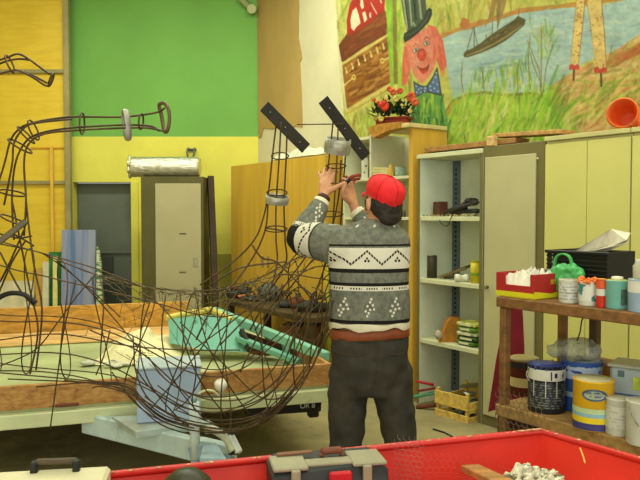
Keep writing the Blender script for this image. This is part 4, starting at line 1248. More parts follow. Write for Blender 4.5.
# crumpled cream sheet
mb = MB()
m_cs = M('cream_plaster_cloth', (220, 212, 162), .85, var=.12, sc=10, bump=.3)
g = []
nx = ny = 26
cc = PZ(150, 356, ZD)
for i in range(nx):
    row = []
    for j in range(ny):
        u = i / (nx - 1) * 2 - 1; v = j / (ny - 1) * 2 - 1
        d_ = max(0, 1 - (u * u + v * v) ** .5)
        hgt = .008 + d_ ** .7 * (.19 + .14 * mnoise.noise(Vector((u * 2.4, v * 2.4, 1)))) + .02 * mnoise.noise(Vector((u * 6, v * 6, 3))) * min(1, d_ * 5)
        row.append(mb.bm.verts.new(cc + Vector((u * .34 + .03 * mnoise.noise(Vector((u * 3, v * 3, 9))), v * .34, max(.006, hgt)))))
    g.append(row)
for i in range(nx - 1):
    for j in range(ny - 1):
        f = mb.bm.faces.new((g[i][j], g[i + 1][j], g[i + 1][j + 1], g[i][j + 1])); f.smooth = True
tag(mb.build('crumpled_sheet', m_cs), 'crumpled cream sheet heaped on the trailer deck beside the prow', 'sheet')
mb = MB()
cc = PZ(104, 366, ZD)
for i in range(22):
    mb.ball(cc + Vector((rnd.uniform(-.16, .16), rnd.uniform(-.1, .1), rnd.uniform(.008, .03))), rnd.uniform(.012, .034), 2, (1.7, 1, .45), jitter=.6, freq=34)
tag(mb.build('pale_rags', M('pale_rag', (198, 196, 170), .85, var=.1)), 'pale rags lying on the deck in front of the cream sheet', 'rags', kind='stuff')

# ================================================================== WIRE SCULPTURE
SY = 3.3
wire = M('rusty_wire', (74, 56, 32), .55, metal=.25, var=.35, sc=14)
wire2 = M('dark_wire', (52, 46, 34), .5, metal=.4, var=.3, sc=14)
R1 = .0032
ws = thing('wire_sculpture', 'big welded wire animal figure lying with two legs raised over the trailer', 'sculpture', P(185, 432, SY))
tops = [(-40, 232, 374, .22), (0, 241, 372, .26), (40, 251, 375, .28), (80, 268, 380, .29), (115, 281, 388, .28), (150, 288, 404, .26), (185, 291, 424, .27), (215, 290, 434, .28), (245, 284, 431, .28), (275, 268, 414, .26), (300, 256, 388, .22), (322, 252, 352, .16), (336, 262, 318, .08)]
def prof_at(x):
    for (a, b) in zip(tops, tops[1:]):
        if a[0] <= x <= b[0]:
            t = (x - a[0]) / (b[0] - a[0])
            return [a[i] + (b[i] - a[i]) * t for i in range(4)]
    return list(tops[-1] if x > 0 else tops[0])
def cage(x, ang):
    """point on the body skin: ang 0 = top, pi/2 = near side"""
    _, yt, yb, hd_ = prof_at(x)
    cy = (yt + yb) / 2; ry = (yb - yt) / 2
    return P(x, cy - ry * cos(ang), SY - hd_ * sin(ang))
mb = MB()
# ribs
for x in (-12, 28, 64, 102, 140, 182, 224, 262, 296, 322):
    lean = rnd.uniform(-14, 14)
    pts = []
    for k in range(20):
        a = 2 * pi * k / 20
        pts.append(cage(max(-38, min(334, x + lean * cos(a) + 5 * sin(a * 2))), a))
    mb.tube(smooth_path(pts, 2, True), R1, 5, closed=True)
mb.build('body_ribs', wire, ws)
mb = MB()
for ang in (.1, .8, pi / 2 + .1, 2.3, 2.9, pi + .6, 1.5 * pi):
    pts = []
    a = ang
    for x in range(-38, 337, 16):
        pts.append(cage(x, a + .12 * sin(x * .03 + ang)))
    mb.tube(smooth_path(pts, 2), R1, 5)
mb.build('body_stringers', wire, ws)
mb = MB()
# crossing diagonals
for i in range(5):
    xa_ = rnd.uniform(130, 290); da = rnd.choice([-1, 1]) * rnd.uniform(1.2, 2.4); a0 = rnd.uniform(0, 2 * pi); dx_ = rnd.uniform(40, 110)
    pts = [cage(min(334, xa_ + dx_ * k / 10), a0 + da * k / 10) for k in range(11)]
    mb.tube(smooth_path(pts, 2), R1 * .95, 5)
for i in range(2):
    xa_ = rnd.uniform(-20, 90); da = rnd.choice([-1, 1]) * rnd.uniform(.8, 1.6); a0 = rnd.uniform(0, 2 * pi)
    mb.tube(smooth_path([cage(xa_ + 80 * k / 8, a0 + da * k / 8) for k in range(9)], 2), R1, 5)
# hand-placed heavy wires
def wpx(pts, Y=SY, r=R1, k=5, m=None):
    q = []
    for p in pts:
        q.append(P(p[0], p[1], Y + (p[2] if len(p) > 2 else 0)))
    (m or mb).tube(smooth_path(q, k), r, 5)
for off in range(5):
    o_ = [-4, 2.5, 0, 7, -1.5][off]
    wpx([(-20 + 28 * ((off * 3) % 5), 371 + 3 * off + 8 * (((off * 3) % 5) / 4), -.27), (96 + o_, 383 + o_ * .5, -.27), (128, 388 + o_ * .9, -.27), (142, 402 + o_, -.27), (166, 420 + o_, -.2), (205, 430 + o_ * .9, -.1 + .03 * off), (240, 430 + o_ * .3, -.1), (268, 418 - o_ * .5, -.1), (292, 392 - o_, -.1)], r=R1)
for k in range(7):
    f_ = 1 - .055 * k - .02 * (k % 2)
    arc = [(112, 372), (134, 402), (160, 420), (196, 431), (238, 430), (272, 416), (300, 388), (322, 344), (333, 300)]
    wpx([(222 + (x - 222) * f_ + 4 * (k % 3), 326 + (y - 326) * f_, -.12 - .02 * k + .03 * (k % 3)) for x, y in arc[(k % 3):]])
for k in range(4):
    wpx([(152 + 14 * k, 296 - 3 * k, -.12), (140 + 22 * k, 340, -.24), (150 + 26 * k, 384, -.24), (184 + 22 * k, 424 - 3 * k, -.12)])
wpx([(0, 244, -.2), (30, 250, -.24), (60, 258, -.24), (100, 270, -.24), (150, 290, -.2)])
wpx([(90, 330, -.28), (115, 341, -.28), (140, 352, -.28), (165, 374, -.26), (190, 398, -.24)])
wpx([(0, 340, -.28), (60, 334, -.28), (130, 346, -.28), (190, 350, -.27), (240, 350, -.26)])
wpx([(0, 366, -.28), (35, 350, -.28), (58, 322, -.27), (74, 300, -.25), (92, 278, -.24)])
wpx([(76, 280, -.25), (64, 330, -.28), (58, 372, -.28), (50, 430, -.3)])
wpx([(140, 292, -.2), (163, 308, -.25), (190, 345, -.27), (196, 372, -.25), (192, 400, -.2), (196, 412, -.2)])
wpx([(110, 330, -.27), (104, 355, -.28), (96, 375, -.28)])
wpx([(133, 336, -.25), (134, 350, -.26), (136, 372, -.26), (150, 400, -.25), (190, 424, -.2), (230, 430, -.2)])
wpx([(190, 352, -.26), (240, 315, -.25), (275, 278, -.2), (300, 250, .0)])
wpx([(150, 410, -.2), (200, 350, -.27), (225, 310, -.25), (246, 280, -.2)])
wpx([(180, 322, -.25), (232, 372, -.27), (262, 398, -.25), (290, 396, -.2)])
mb.build('body_braces', wire, ws)
# fuzzy netting of thin wire along the back
mb = MB()
for i in range(150):
    x = rnd.uniform(95, 325)
    a = rnd.uniform(-.9, .9)
    p = cage(x, a)
    q = cage(min(334, max(60, x + rnd.uniform(-26, 26))), a + rnd.uniform(-.4, .4))
    mb.tube([p, (p + q) / 2 + Vector((0, 0, rnd.uniform(-.02, .03))), q], .0016, 4)
for i in range(24):
    x = rnd.uniform(60, 200); a = rnd.uniform(.9, 2.0)
    p = cage(x, a); q = cage(x + rnd.uniform(-20, 20), a + rnd.uniform(-.3, .3))
    mb.tube([p, q], .0012, 4)
o = mb.build('netting', M('thin_wire', (96, 86, 52), .5, metal=.3), ws)
o['kind'] = 'stuff'

# legs
def leg(topx, spread, Y, strands, plate, ringspec, hoops):
    L = MB()
    for s in strands:
        q = [P(x, y, Y + dz_) for (x, y, dz_) in s]
        L.tube(smooth_path(q, 5), R1 * 1.35, 5)
    for h in hoops:
        (cx_, cy_, rx_, ry_) = h
        pts = [P(cx_ + rx_ * cos(2 * pi * k / 14), cy_ + ry_ * sin(2 * pi * k / 14) * .4 , Y + .045 * sin(2 * pi * k / 14)) for k in range(14)]
        L.tube(pts, R1, 5, closed=True)
    lo = L.build('leg', wire, ws)
    (pa_, pb__, wdt) = plate
    a = P(*pa_); b = P(*pb__)
    pm_ = MB().bar(a, b, .06, .012, .002, up=Vector((.25, -.95, .1))).build('foot_plate', M('dark_steel_plate', (42, 38, 30), .45, metal=.3, var=.25), lo)
    rv = MB()
    for t in (.15, .5, .85):
        p = a.lerp(b, t)
        rv.ball(p + Vector((0, -.008, 0)), .0045, 1)
    rv.build('rivets', m_steel, pm_)
    for (cx_, cy_, r_, h_) in ringspec:
        c = P(cx_, cy_, Y)
        MB().lathe([(r_, -h_ / 2), (r_ * 1.03, 0), (r_, h_ / 2), (r_ * .93, h_ / 2), (r_ * .93, -h_ / 2), (r_, -h_ / 2)], c, 24, Matrix.Rotation(.12, 3, 'Y') @ Matrix.Rotation(.25, 3, 'X'), cap=False).build('binding_ring', M('zinc_band', (150, 148, 130), .4, metal=.5, var=.25, sc=18), lo)
    return lo
Y1 = 3.36
leg(280, 0, Y1, [
    [(277, 118, .03), (273, 150, .03), (268, 195, .04), (262, 222, .04), (254, 240, .03), (235, 260, 0), (200, 285, -.05)],
    [(281, 122, -.04), (279, 160, -.04), (276, 205, -.04), (276, 240, -.04), (277, 262, -.08), (270, 290, -.15), (250, 330, -.2)],
    [(287, 128, .03), (286, 160, .03), (284, 205, .04), (285, 240, .04), (285, 265, .03), (262, 300, .05), (220, 345, -.1)],
    [(268, 200, 0), (266, 226, .0), (257, 250, -.04), (240, 276, -.1), (214, 305, -.18), (196, 340, -.22)],
    [(285, 262, 0), (240, 268, .0), (210, 286, -.02)],
    [(252, 245, -.05), (262, 258, -.05), (276, 262, -.02), (300, 285, -.1), (312, 300, -.1)],
    [(266, 228, 0), (285, 231, 0)],
], ((264, 106, Y1 - .02), (306, 148.5, Y1 + .06), 0), [(277, 199.5, .056, .036)], [(280, 156, 8.5, 9), (277, 192.5, 10, 8), (276, 229, 11, 8)])
Y2 = 3.55
leg(335, 0, Y2, [
    [(333, 122, 0), (330, 150, .03), (326, 185, .04), (322, 220, .04), (310, 250, .0), (285, 285, -.1), (255, 330, -.3)],
    [(338, 128, -.04), (337, 155, -.05), (335, 190, -.05), (332, 230, -.06), (326, 262, -.1), (312, 300, -.25), (290, 345, -.4)],
    [(347, 135, .02), (345, 160, .03), (343, 190, .04), (340, 230, .04), (336, 262, .0), (330, 300, -.1), (316, 350, -.3)],
    [(341, 160, 0), (338, 200, 0), (327, 240, -.02), (300, 275, -.1), (268, 318, -.25), (240, 372, -.4)],
], ((323, 99.5, Y2 - .04), (366, 157, Y2 + .06), 0), [(337.5, 146, .066, .075)], [(336, 166, 10, 6), (334, 186, 11, 7), (331, 214, 12, 7)])
# tie rod between the plates
MB().tube([P(297, 124.5, Y1 + .03), P(343, 124, Y2 - .02)], R1, 5).build('tie_rod', wire, ws)

# neck arching up on the left with the end hoop
nk = MB()
NY = 3.1
for s in [
    [(-6, 196, .04), (4, 165, .04), (10, 142, .04), (18, 130, .04), (32, 123, .04), (70, 117, .03), (120, 117, .03), (154, 113, .02), (165, 108, 0)],
    [(4, 205, -.04), (12, 165, -.05), (14, 143, -.05), (24, 128, -.05), (36, 123, -.04), (72, 119, -.03)],
    [(14, 240, .05), (12, 200, .05), (15, 165, .05), (24, 144, .05), (38, 134, .05), (70, 128, .04), (122, 125, .03), (150, 126, .02), (159, 131, 0)],
    [(24, 236, -.05), (26, 200, -.05), (24, 165, -.05), (28, 145, -.05), (44, 134, -.04), (80, 130, -.03), (124, 128, -.03), (148, 128, -.02), (167, 132, 0)],
]:
    nk.tube(smooth_path([P(x, y, NY + d_) for x, y, d_ in s], 5), R1 * 1.5, 6)
for (cx_, cy_, rx_, ry_, rot_) in [(33.5, 130, 3.5, 11, -.45), (82, 123.5, 2.5, 11, 0), (141, 121.5, 2.4, 8, .05), (20, 146, 2.4, 14, -1.05), (26, 135, 2, 12, -.8), (12, 193, 2.5, 14, -1.4), (13, 220, 2.4, 14, -1.2)]:
    pts = []
    for k in range(14):
        a = 2 * pi * k / 14
        ex, ey = rx_ * cos(a), ry_ * sin(a)
        pts.append(P(cx_ + ex * cos(rot_) - ey * sin(rot_), cy_ + ex * sin(rot_) + ey * cos(rot_), NY + .05 * cos(a)))
    nk.tube(pts, R1 * 1.3, 5, closed=True)
no = nk.build('neck', wire, ws)
pts = [P(x, y, NY + d_) for x, y, d_ in [(159, 105, .02), (164, 103, .0), (168, 108, -.02), (169.5, 118, -.02), (168, 129, -.02), (165, 132, 0), (163, 124, .03), (161, 113, .03)]]
MB().tube(smooth_path(pts, 3, True), .009, 6, closed=True).build('end_hoop', M('hoop_steel', (104, 84, 60), .5, metal=.3), no)
c = P(126.5, 125, NY)
MB().lathe([(.052, -.012), (.056, 0), (.052, .012), (.041, .010), (.041, -.010), (.052, -.012)], c, 26, Matrix.Rotation(.45, 3, 'Z') @ Matrix.Rotation(pi / 2 - .1, 3, 'Y') @ Matrix.Diagonal((1.3, .8, 1)), cap=False).build('collar', M('zinc_collar', (150, 146, 132), .45, metal=.3, var=.2, sc=24), no)
# short limb at the top left
lm_ = MB()
AY = 3.0
for s in [[(-14, 64, 0), (6, 58, 0), (18, 54, .0), (30, 60, .02), (48, 73, .02), (54, 74, 0)], [(-14, 70, .03), (4, 62, .03), (18, 59, .03), (30, 60, .02)], [(-14, 78, -.03), (10, 71, -.03), (20, 71, -.03), (34, 78, -.02), (48, 86, 0), (54, 73, 0)], [(20, 71, -.03), (30, 74, .0), (47, 83, 0)]]:
    lm_.tube(smooth_path([P(x, y, AY + d_) for x, y, d_ in s], 5), R1 * 1.5, 6)
for (cx_, cy_, rx_, ry_, rot_) in [(10, 64, 2.5, 10, -.45), (51, 80, 1.6, 7, .35)]:
    pts = []
    for k in range(14):
        a = 2 * pi * k / 14
        ex, ey = rx_ * cos(a), ry_ * sin(a)
        pts.append(P(cx_ + ex * cos(rot_) - ey * sin(rot_), cy_ + ex * sin(rot_) + ey * cos(rot_), AY + .04 * cos(a)))
    lm_.tube(pts, R1 * 1.3, 5, closed=True)
# run the limb back to the neck outside the picture so it is carried
lm_.tube(smooth_path([P(-14, 70, AY), P(-50, 90, AY), P(-60, 150, AY + .05), P(-40, 232, SY - .1)], 6), R1 * 1.2, 6)
lm_.tube(smooth_path([P(-14, 76, AY), P(-42, 100, AY), P(-48, 150, AY + .05), P(-32, 234, SY - .1)], 6), R1 * 1.2, 6)
lm_.build('raised_limb', wire, ws)
# neck root, cross braces on the left
nr = MB()
for s in [[(-6, 196, .0), (-14, 240, .1), (-20, 300, .1)], [(12, 200, 0), (20, 240, 0), (30, 290, -.02), (38, 330, -.05), (30, 374, -.05)], [(24, 165, -.05), (27, 210, -.05), (34, 265, -.1), (42, 310, -.12), (36, 370, -.1)], [(24, 230, -.05), (10, 262, -.05), (0, 282, 0)], [(0, 252, -.05), (20, 290, -.05), (34, 306, -.05)], [(-4, 300, 0), (12, 262, -.05), (26, 240, -.05)], [(10, 232, 0), (28, 242, -.05), (34, 246, -.06)], [(0, 234, 0), (18, 238, 0), (32, 236, 0)]]:
    nr.tube(smooth_path([P(x, y, NY + d_) for x, y, d_ in s], 5), R1 * 1.35, 5)
nr.build('neck_braces', wire, ws)
MB().bar(P(-6, 246, NY - .07), P(26, 221, NY - .06), .018, .026, .003).build('cross_bar', M('grey_bar', (92, 84, 62), .5, metal=.3), ws)
MB().tube(smooth_path([P(-8, 304, NY - .05), P(2, 296, NY - .05), P(13, 293, NY - .05), P(25, 295, NY - .05), P(36, 303, NY - .05)], 5), .011, 8).build('black_hoop', m_black, ws)
# ================================================================== PERSON
PY = 3.25
def chain(mb, pts, rs, sides=14, sub=4):
    pts = [Vector(p) for p in pts]
    q = smooth_path(pts, sub)
    rr_ = []
    for i in range(len(pts) - 1):
        for j in range(sub): rr_.append(rs[i] + (rs[i + 1] - rs[i]) * j / sub)
    rr_.append(rs[-1])
    mb.tube(q, rr_, sides)
    for p, r in ((pts[0], rs[0]), (pts[-1], rs[-1])):
        mb.ball(p, r * .99, 2)
def rings(mb, lst, n=36, power=2.3):
    """stack of horizontal super-ellipses: (cx, cy, z, half width, half depth)"""
    R = []
    for (cx, cy, z, a, b) in lst:
        ring = []
        for k in range(n):
            t = 2 * pi * k / n
            c, s = cos(t), sin(t)
            ring.append(mb.bm.verts.new((cx + a * math.copysign(abs(c) ** (2 / power), c), cy + b * math.copysign(abs(s) ** (2 / power), s), z)))
        R.append(ring)
    for a, b in zip(R, R[1:]):
        for k in range(n): mb.bm.faces.new((a[k], a[(k + 1) % n], b[(k + 1) % n], b[k]))
    mb.bm.faces.new(list(reversed(R[0]))); mb.bm.faces.new(R[-1])

BS = PY - .125                      # depth of the back's surface
def hz(py, Y=BS): return P(370, py, Y).z
def hx(px, Y=PY): return P(px, 240, Y).x

# joints
Lsh = P(338, 243, 3.22); Lel = P(302, 238, 3.38); Lwr = P(322.5, 200, 3.47)
Rsh = P(400, 243, 3.26); Rel = P(386, 246, 3.50); Rwr = P(355.5, 211, 3.58)
hipL = P(349, 352, PY); kneL = P(346, 442, PY - .02); ankL = Vector((hx(343), PY + .02, .09))
hipR = P(390, 352, PY); kneR = P(400, 442, PY - .02); ankR = Vector((hx(402), PY + .02, .09))
HC = P(383, 203, PY - .03)          # head centre
yaw = radians(24)                   # turned to the left, away from us
fwd = Vector((-sin(yaw), cos(yaw), .10)).normalized()
Rh = Matrix((Vector((fwd.y, -fwd.x, 0)).normalized(), fwd, Vector((0, 0, 1)))).transposed()   # local x right, y forward
Rh = Rh @ Matrix.Rotation(radians(-7), 3, 'X')

# ---- body: one continuous skin
bd = MB()
rings(bd, [(hx(370), PY, hz(350), .15, .095), (hx(370), PY, hz(320), .145, .09), (hx(369), PY, hz(280), .15, .095), (hx(369), PY, hz(250), .155, .095), (hx(371), PY, hz(236), .14, .08), (hx(376), PY - .01, hz(226), .075, .06)])
rings(bd, [(hx(370), PY, hz(393), .10, .08), (hx(370), PY, hz(375), .155, .10), (hx(370), PY, hz(345), .15, .095)])
for s, h, k, a in ((-1, hipL, kneL, ankL), (1, hipR, kneR, ankR)):
    chain(bd, [h - Vector((0, 0, .04)), k, a], [.072, .05, .038])
    chain(bd, [a, a + Vector((-.02, .09, -.045))], [.04, .032])
neckb = Vector((hx(378), PY - .02, hz(230)))
chain(bd, [neckb, neckb.lerp(HC, .5), HC + Rh @ Vector((0, -.02, -.06))], [.062, .056, .055])
# skull, jaw, nose, ears
bd.ball(HC + Rh @ Vector((0, -.012, .026)), .083, 3, (.86, 1.05, 1.0), Rh)
bd.ball(HC + Rh @ Vector((0, .03, -.045)), .062, 3, (.92, .95, 1.05), Rh)
chain(bd, [HC + Rh @ Vector((0, .075, -.085)), HC + Rh @ Vector((0, .06, -.075))], [.02, .03])
chain(bd, [HC + Rh @ Vector((0, .088, .018)), HC + Rh @ Vector((0, .108, -.022)), HC + Rh @ Vector((0, .09, -.03))], [.010, .0135, .011])
for s in (-1, 1):
    bd.ball(HC + Rh @ Vector((s * .080, -.005, -.008)), .03, 2, (.35, .62, 1.05), Rh)
    bd.ball(HC + Rh @ Vector((s * .045, .062, -.03)), .026, 2, (1, .7, .8), Rh)
    chain(bd, [HC + Rh @ Vector((s * .012, .092, .028)), HC + Rh @ Vector((s * .048, .078, .03))], [.010, .009])
chain(bd, [HC + Rh @ Vector((-.02, .089, -.055)), HC + Rh @ Vector((.02, .089, -.055))], [.010, .010])
# arms
chain(bd, [Lsh, Lel, Lwr], [.05, .042, .028])
chain(bd, [Rsh, Rel, Rwr], [.05, .042, .028])
# left hand: back of the hand to us, fingers up and curling round the leg wire, thumb out to the right
HY = 3.50
wr = Lwr
k_i = P(331.5, 181.5, 3.53); k_m = P(328, 180, 3.53); k_r = P(324.5, 181, 3.525); k_p = P(321.5, 183.5, 3.515)
for kk, r in ((k_i, .0155), (k_m, .016), (k_r, .0155), (k_p, .014)):
    chain(bd, [wr + (kk - wr) * .05, wr.lerp(kk, .55), kk], [.022, .0185, r], 10)
for a, b in ((k_i, k_m), (k_m, k_r), (k_r, k_p)):
    chain(bd, [a.lerp(wr, .4), b.lerp(wr, .4)], [.016, .016], 8, 2)
def finger(k, p1, p2, p3, r):
    chain(bd, [k, p1, p2, p3], [r, r * .93, r * .86, r * .74], 10, 3)
finger(k_i, P(334, 173.5, 3.57), P(335.5, 170.5, 3.61), P(338, 172, 3.635), .0098)
finger(k_m, P(329.5, 171, 3.57), P(331, 167.5, 3.61), P(334, 168.5, 3.64), .0100)
finger(k_r, P(324, 172, 3.565), P(324.5, 168.5, 3.605), P(327, 169, 3.64), .0096)
finger(k_p, P(319.5, 176, 3.55), P(319, 172.5, 3.58), P(320.5, 172, 3.61), .0086)
th0 = wr.lerp(k_i, .35)
chain(bd, [th0, P(333.5, 188.5, 3.49), P(338.5, 186, 3.495), P(344.5, 182.5, 3.51)], [.0175, .0148, .0115, .009], 10, 3)
# right hand: gripping the pliers
rw = Rwr
c_i = P(343.5, 188, 3.57); c_m = P(346.5, 185.5, 3.59); c_r = P(349, 185, 3.605); c_p = P(352, 187, 3.61)
for kk, r in ((c_i, .0155), (c_m, .016), (c_r, .0155), (c_p, .014)):
    chain(bd, [rw + (kk - rw) * .05, rw.lerp(kk, .55), kk], [.022, .0185, r], 10)
for a, b in ((c_i, c_m), (c_m, c_r), (c_r, c_p)):
    chain(bd, [a.lerp(rw, .4), b.lerp(rw, .4)], [.016, .016], 8, 2)
finger(c_i, P(340.5, 181.5, 3.57), P(342.5, 178.5, 3.55), P(346, 180, 3.54), .0098)
finger(c_m, P(345, 178.5, 3.60), P(347.5, 176, 3.58), P(350, 178.5, 3.56), .0100)
finger(c_r, P(349.5, 178.5, 3.615), P(352, 176.5, 3.60), P(353.5, 179.5, 3.575), .0096)
finger(c_p, P(354, 181.5, 3.62), P(356, 180.5, 3.605), P(356, 183.5, 3.585), .0086)
chain(bd, [rw.lerp(c_i, .35), P(343.5, 196, 3.53), P(343, 190, 3.51), P(346, 184, 3.51)], [.0175, .0148, .0115, .009], 10, 3)
skinm = NT('skin')
f = skinm.noise(skinm.coords((1, 1, 1)), 26, 4)
skinm.l(skinm.ramp(f, [(.3, lin((184, 124, 84))), (.7, lin((206, 150, 108)))]), skinm.b.inputs['Base Color'])
skinm.b.inputs['Roughness'].default_value = .55
skinm.b.inputs['Subsurface Weight'].default_value = .06
skinm.b.inputs['Subsurface Radius'].default_value = (.02, .008, .004)
skinm = skinm.m
body = blobify(bd, .0052, 4, .5)
pr = body.build('person', skinm, None, origin=Vector((hx(370), PY, 0)))
tag(pr, 'person in red cap, patterned grey sweater and dark trousers working with raised arms', 'person')
# eyes
for s in (-1, 1):
    ey = MB().ball(HC + Rh @ Vector((s * .03, .080, .012)), .012, 2).build('eye', m_white, pr)
    MB().ball(HC + Rh @ Vector((s * .03, .0905, .012)), .0045, 1).build('pupil', m_black, ey)
MB().tube(smooth_path([HC + Rh @ Vector((-.022, .1005, -.054)), HC + Rh @ Vector((0, .1015, -.057)), HC + Rh @ Vector((.022, .1005, -.054))], 4), .003, 6).build('mouth', M('lip', (150, 84, 66), .6), pr)
gl = MB()
for s in (-1, 1):
    gl.tube([HC + Rh @ Vector((s * .032 + .02 * cos(a), .098, .010 + .016 * sin(a))) for a in [2 * pi * k / 12 for k in range(12)]], .0016, 5, closed=True)
    gl.tube([HC + Rh @ Vector((s * .052, .097, .014)), HC + Rh @ Vector((s * .079, .06, .014)), HC + Rh @ Vector((s * .084, -.01, .012))], .0018, 5)
gl.tube([HC + Rh @ Vector((-.012, .1, .012)), HC + Rh @ Vector((.012, .1, .012))], .0016, 5)
gl.build('spectacles', M('pale_metal', (190, 186, 150), .3, metal=.6), pr)

# ---- hair under the cap
hr = MB()
hr.ball(HC + Rh @ Vector((0, -.030, -.010)), .082, 3, (.93, .86, .96), Rh)
hr.ball(HC + Rh @ Vector((.0, -.055, -.065)), .050, 3, (1.2, .7, .8), Rh)
chain(hr, [HC + Rh @ Vector((-.080, .012, .01)), HC + Rh @ Vector((-.080, .012, -.03))], [.012, .007], 8)
chain(hr, [HC + Rh @ Vector((.080, .012, .01)), HC + Rh @ Vector((.080, .012, -.03))], [.012, .007], 8)
hair = blobify(hr, .006, 3)
for v in hair.bm.verts:
    v.co += (v.co - HC).normalized() * .006 * mnoise.noise(v.co * 60)
hair.build('hair', M('dark_hair', (40, 32, 24), .7, var=.3, sc=60, stretch=(1, 1, .3)), pr)

# ---- red cap
cp_ = MB()
crown_c = HC + Rh @ Vector((0, -.012, .030))
n = 40
tilt = Rh @ Matrix.Rotation(radians(24), 3, 'X') @ Matrix.Rotation(radians(10), 3, 'Y')
lst = [(.0935, -.012), (.099, .004), (.103, .022), (.102, .042), (.096, .060), (.083, .076), (.062, .088), (.036, .095), (.012, .0985), (.002, .099)]
R_ = []
for i, (r, z) in enumerate(lst):
    ring = []
    for k in range(n):
        t = 2 * pi * k / n
        wob = 1 + .02 * sin(t * 3 + i * .6) + .012 * sin(t * 7 + i)
        ring.append(cp_.bm.verts.new(crown_c + tilt @ Vector((r * .82 * wob * cos(t), r * 1.03 * wob * sin(t), z))))
    R_.append(ring)
for a, b in zip(R_, R_[1:]):
    for k in range(n):
        f = cp_.bm.faces.new((a[k], a[(k + 1) % n], b[(k + 1) % n], b[k])); f.smooth = True
cp_.bm.faces.new(R_[-1])
m_cap = M('red_cotton', (222, 34, 38), .75, var=.1, sc=30, bump=.2)
cap_o = cp_.build('cap', m_cap, pr)
mb = MB()
for q in range(3):
    pts = []
    a = pi / 6 + q * pi / 3
    for i in range(-9, 10):
        j = 9 - abs(i)
        r, z = lst[j]
        sgn = 1 if i >= 0 else -1
        pts.append(crown_c + tilt @ Vector((r * .825 * cos(a) * sgn, r * 1.035 * sin(a) * sgn, z + .0008)))
    mb.tube(pts, .0016, 5)
mb.ball(crown_c + tilt @ Vector((0, 0, .1)), .007, 2, (1, 1, .6))
mb.build('seams', M('red_seam', (176, 24, 30), .75), cap_o)
# brim, pointing forward and away
br = MB()
g = []
for i in range(13):
    a = pi / 2 + (i - 6) / 6 * 1.05
    row = []
    for j in range(5):
        ext = 1 + j / 4 * .30 * cos((i - 6) / 6 * 1.25)
        row.append(br.bm.verts.new(crown_c + tilt @ Vector((.0935 * .86 * cos(a) * ext, .0935 * 1.02 * sin(a) * ext, -.010 - .016 * (j / 4) - .012 * abs((i - 6) / 6) ** 2 * (j / 4)))))
    g.append(row)
for i in range(12):
    for j in range(4):
        f = br.bm.faces.new((g[i][j], g[i + 1][j], g[i + 1][j + 1], g[i][j + 1])); f.smooth = True
bo = br.build('brim', m_cap, cap_o)
sm_ = bo.modifiers.new('s', 'SOLIDIFY'); sm_.thickness = .004

# ---- trousers
trs = MB()
rings(trs, [(hx(370), PY, hz(400), .135, .105), (hx(370), PY, hz(385), .172, .122), (hx(370), PY - .004, hz(365), .184, .13), (hx(370), PY, hz(345), .183, .122), (hx(369.5), PY, hz(334), .180, .114)])
chain(trs, [P(349, 372, PY), P(348.5, 395, PY), kneL + Vector((.0, 0, 0)), Vector((ankL.x, ankL.y - .01, .07))], [.100, .096, .080, .074], 18, 5)
chain(trs, [P(391, 372, PY), P(393, 395, PY), kneR + Vector((.0, 0, 0)), Vector((ankR.x, ankR.y - .01, .07))], [.100, .096, .080, .074], 18, 5)
T_ = blobify(trs, .010, 5, .5)
for v in T_.bm.verts:
    k = mnoise.noise(Vector((v.co.x * 9, v.co.y * 9, v.co.z * 14))) + .5 * mnoise.noise(v.co * 26)
    v.co += v.normal * .010 * k
m_tr = NT('dark_denim')
f = m_tr.noise(m_tr.coords((1, 1, .6)), 7, 5)
f2 = m_tr.noise(m_tr.coords((1, 1, 1)), 90, 2)
m_tr.l(m_tr.mix(m_tr.math('MULTIPLY', f2, .35), m_tr.ramp(f, [(.35, lin((36, 34, 25))), (.68, lin((64, 58, 42)))]), lin((40, 40, 36))), m_tr.b.inputs['Base Color'])
m_tr.b.inputs['Roughness'].default_value = .85
m_tr.bump(f2, .2, .004)
tro = T_.build('trousers', m_tr.m, pr)
m_st = M('seam_thread', (70, 58, 38), .8)
mb = MB()
def onback(px, py, off=.002, Y0=PY - .3):
    """put a stitch point on the trouser surface seen from the back"""
    r = ray(px, py)
    o_ = Vector((0, 0, CAM_Z)) - wloc(pr)
    hit, loc, nrm, idx = tro.ray_cast(o_, r.normalized())
    if hit: return loc + wloc(pr) + nrm * off
    return P(px, py, BS)
bpy.context.view_layer.update()
for pts in ([(335, 352), (346, 354.5), (358, 355.5), (369, 353)], [(388, 354), (397, 355), (405, 352)], [(378.5, 336), (378, 350), (377, 365), (374, 380), (371, 391)], [(336, 338), (350, 341), (370, 341.5), (390, 340.5), (404, 338)]):
    d_ = []
    for a, b in zip(pts, pts[1:]):
        for j in range(5): d_.append((a[0] + (b[0] - a[0]) * j / 5, a[1] + (b[1] - a[1]) * j / 5))
    mb.tube([onback(*q) for q in d_], .0022, 5)
mb.build('stitching', m_st, tro)
# shoes
for nm, a in (('shoe', ankL), ('shoe', ankR)):
    s_ = MB()
    chain(s_, [a + Vector((.0, -.05, -.045)), a + Vector((-.015, .06, -.045)), a + Vector((-.03, .17, -.055))], [.042, .045, .034])
    so_ = blobify(s_, .008, 3)
    for v in so_.bm.verts: v.co.z = max(v.co.z, .002)
    so_.build(nm, M('shoe_leather', (44, 36, 28), .5), pr)
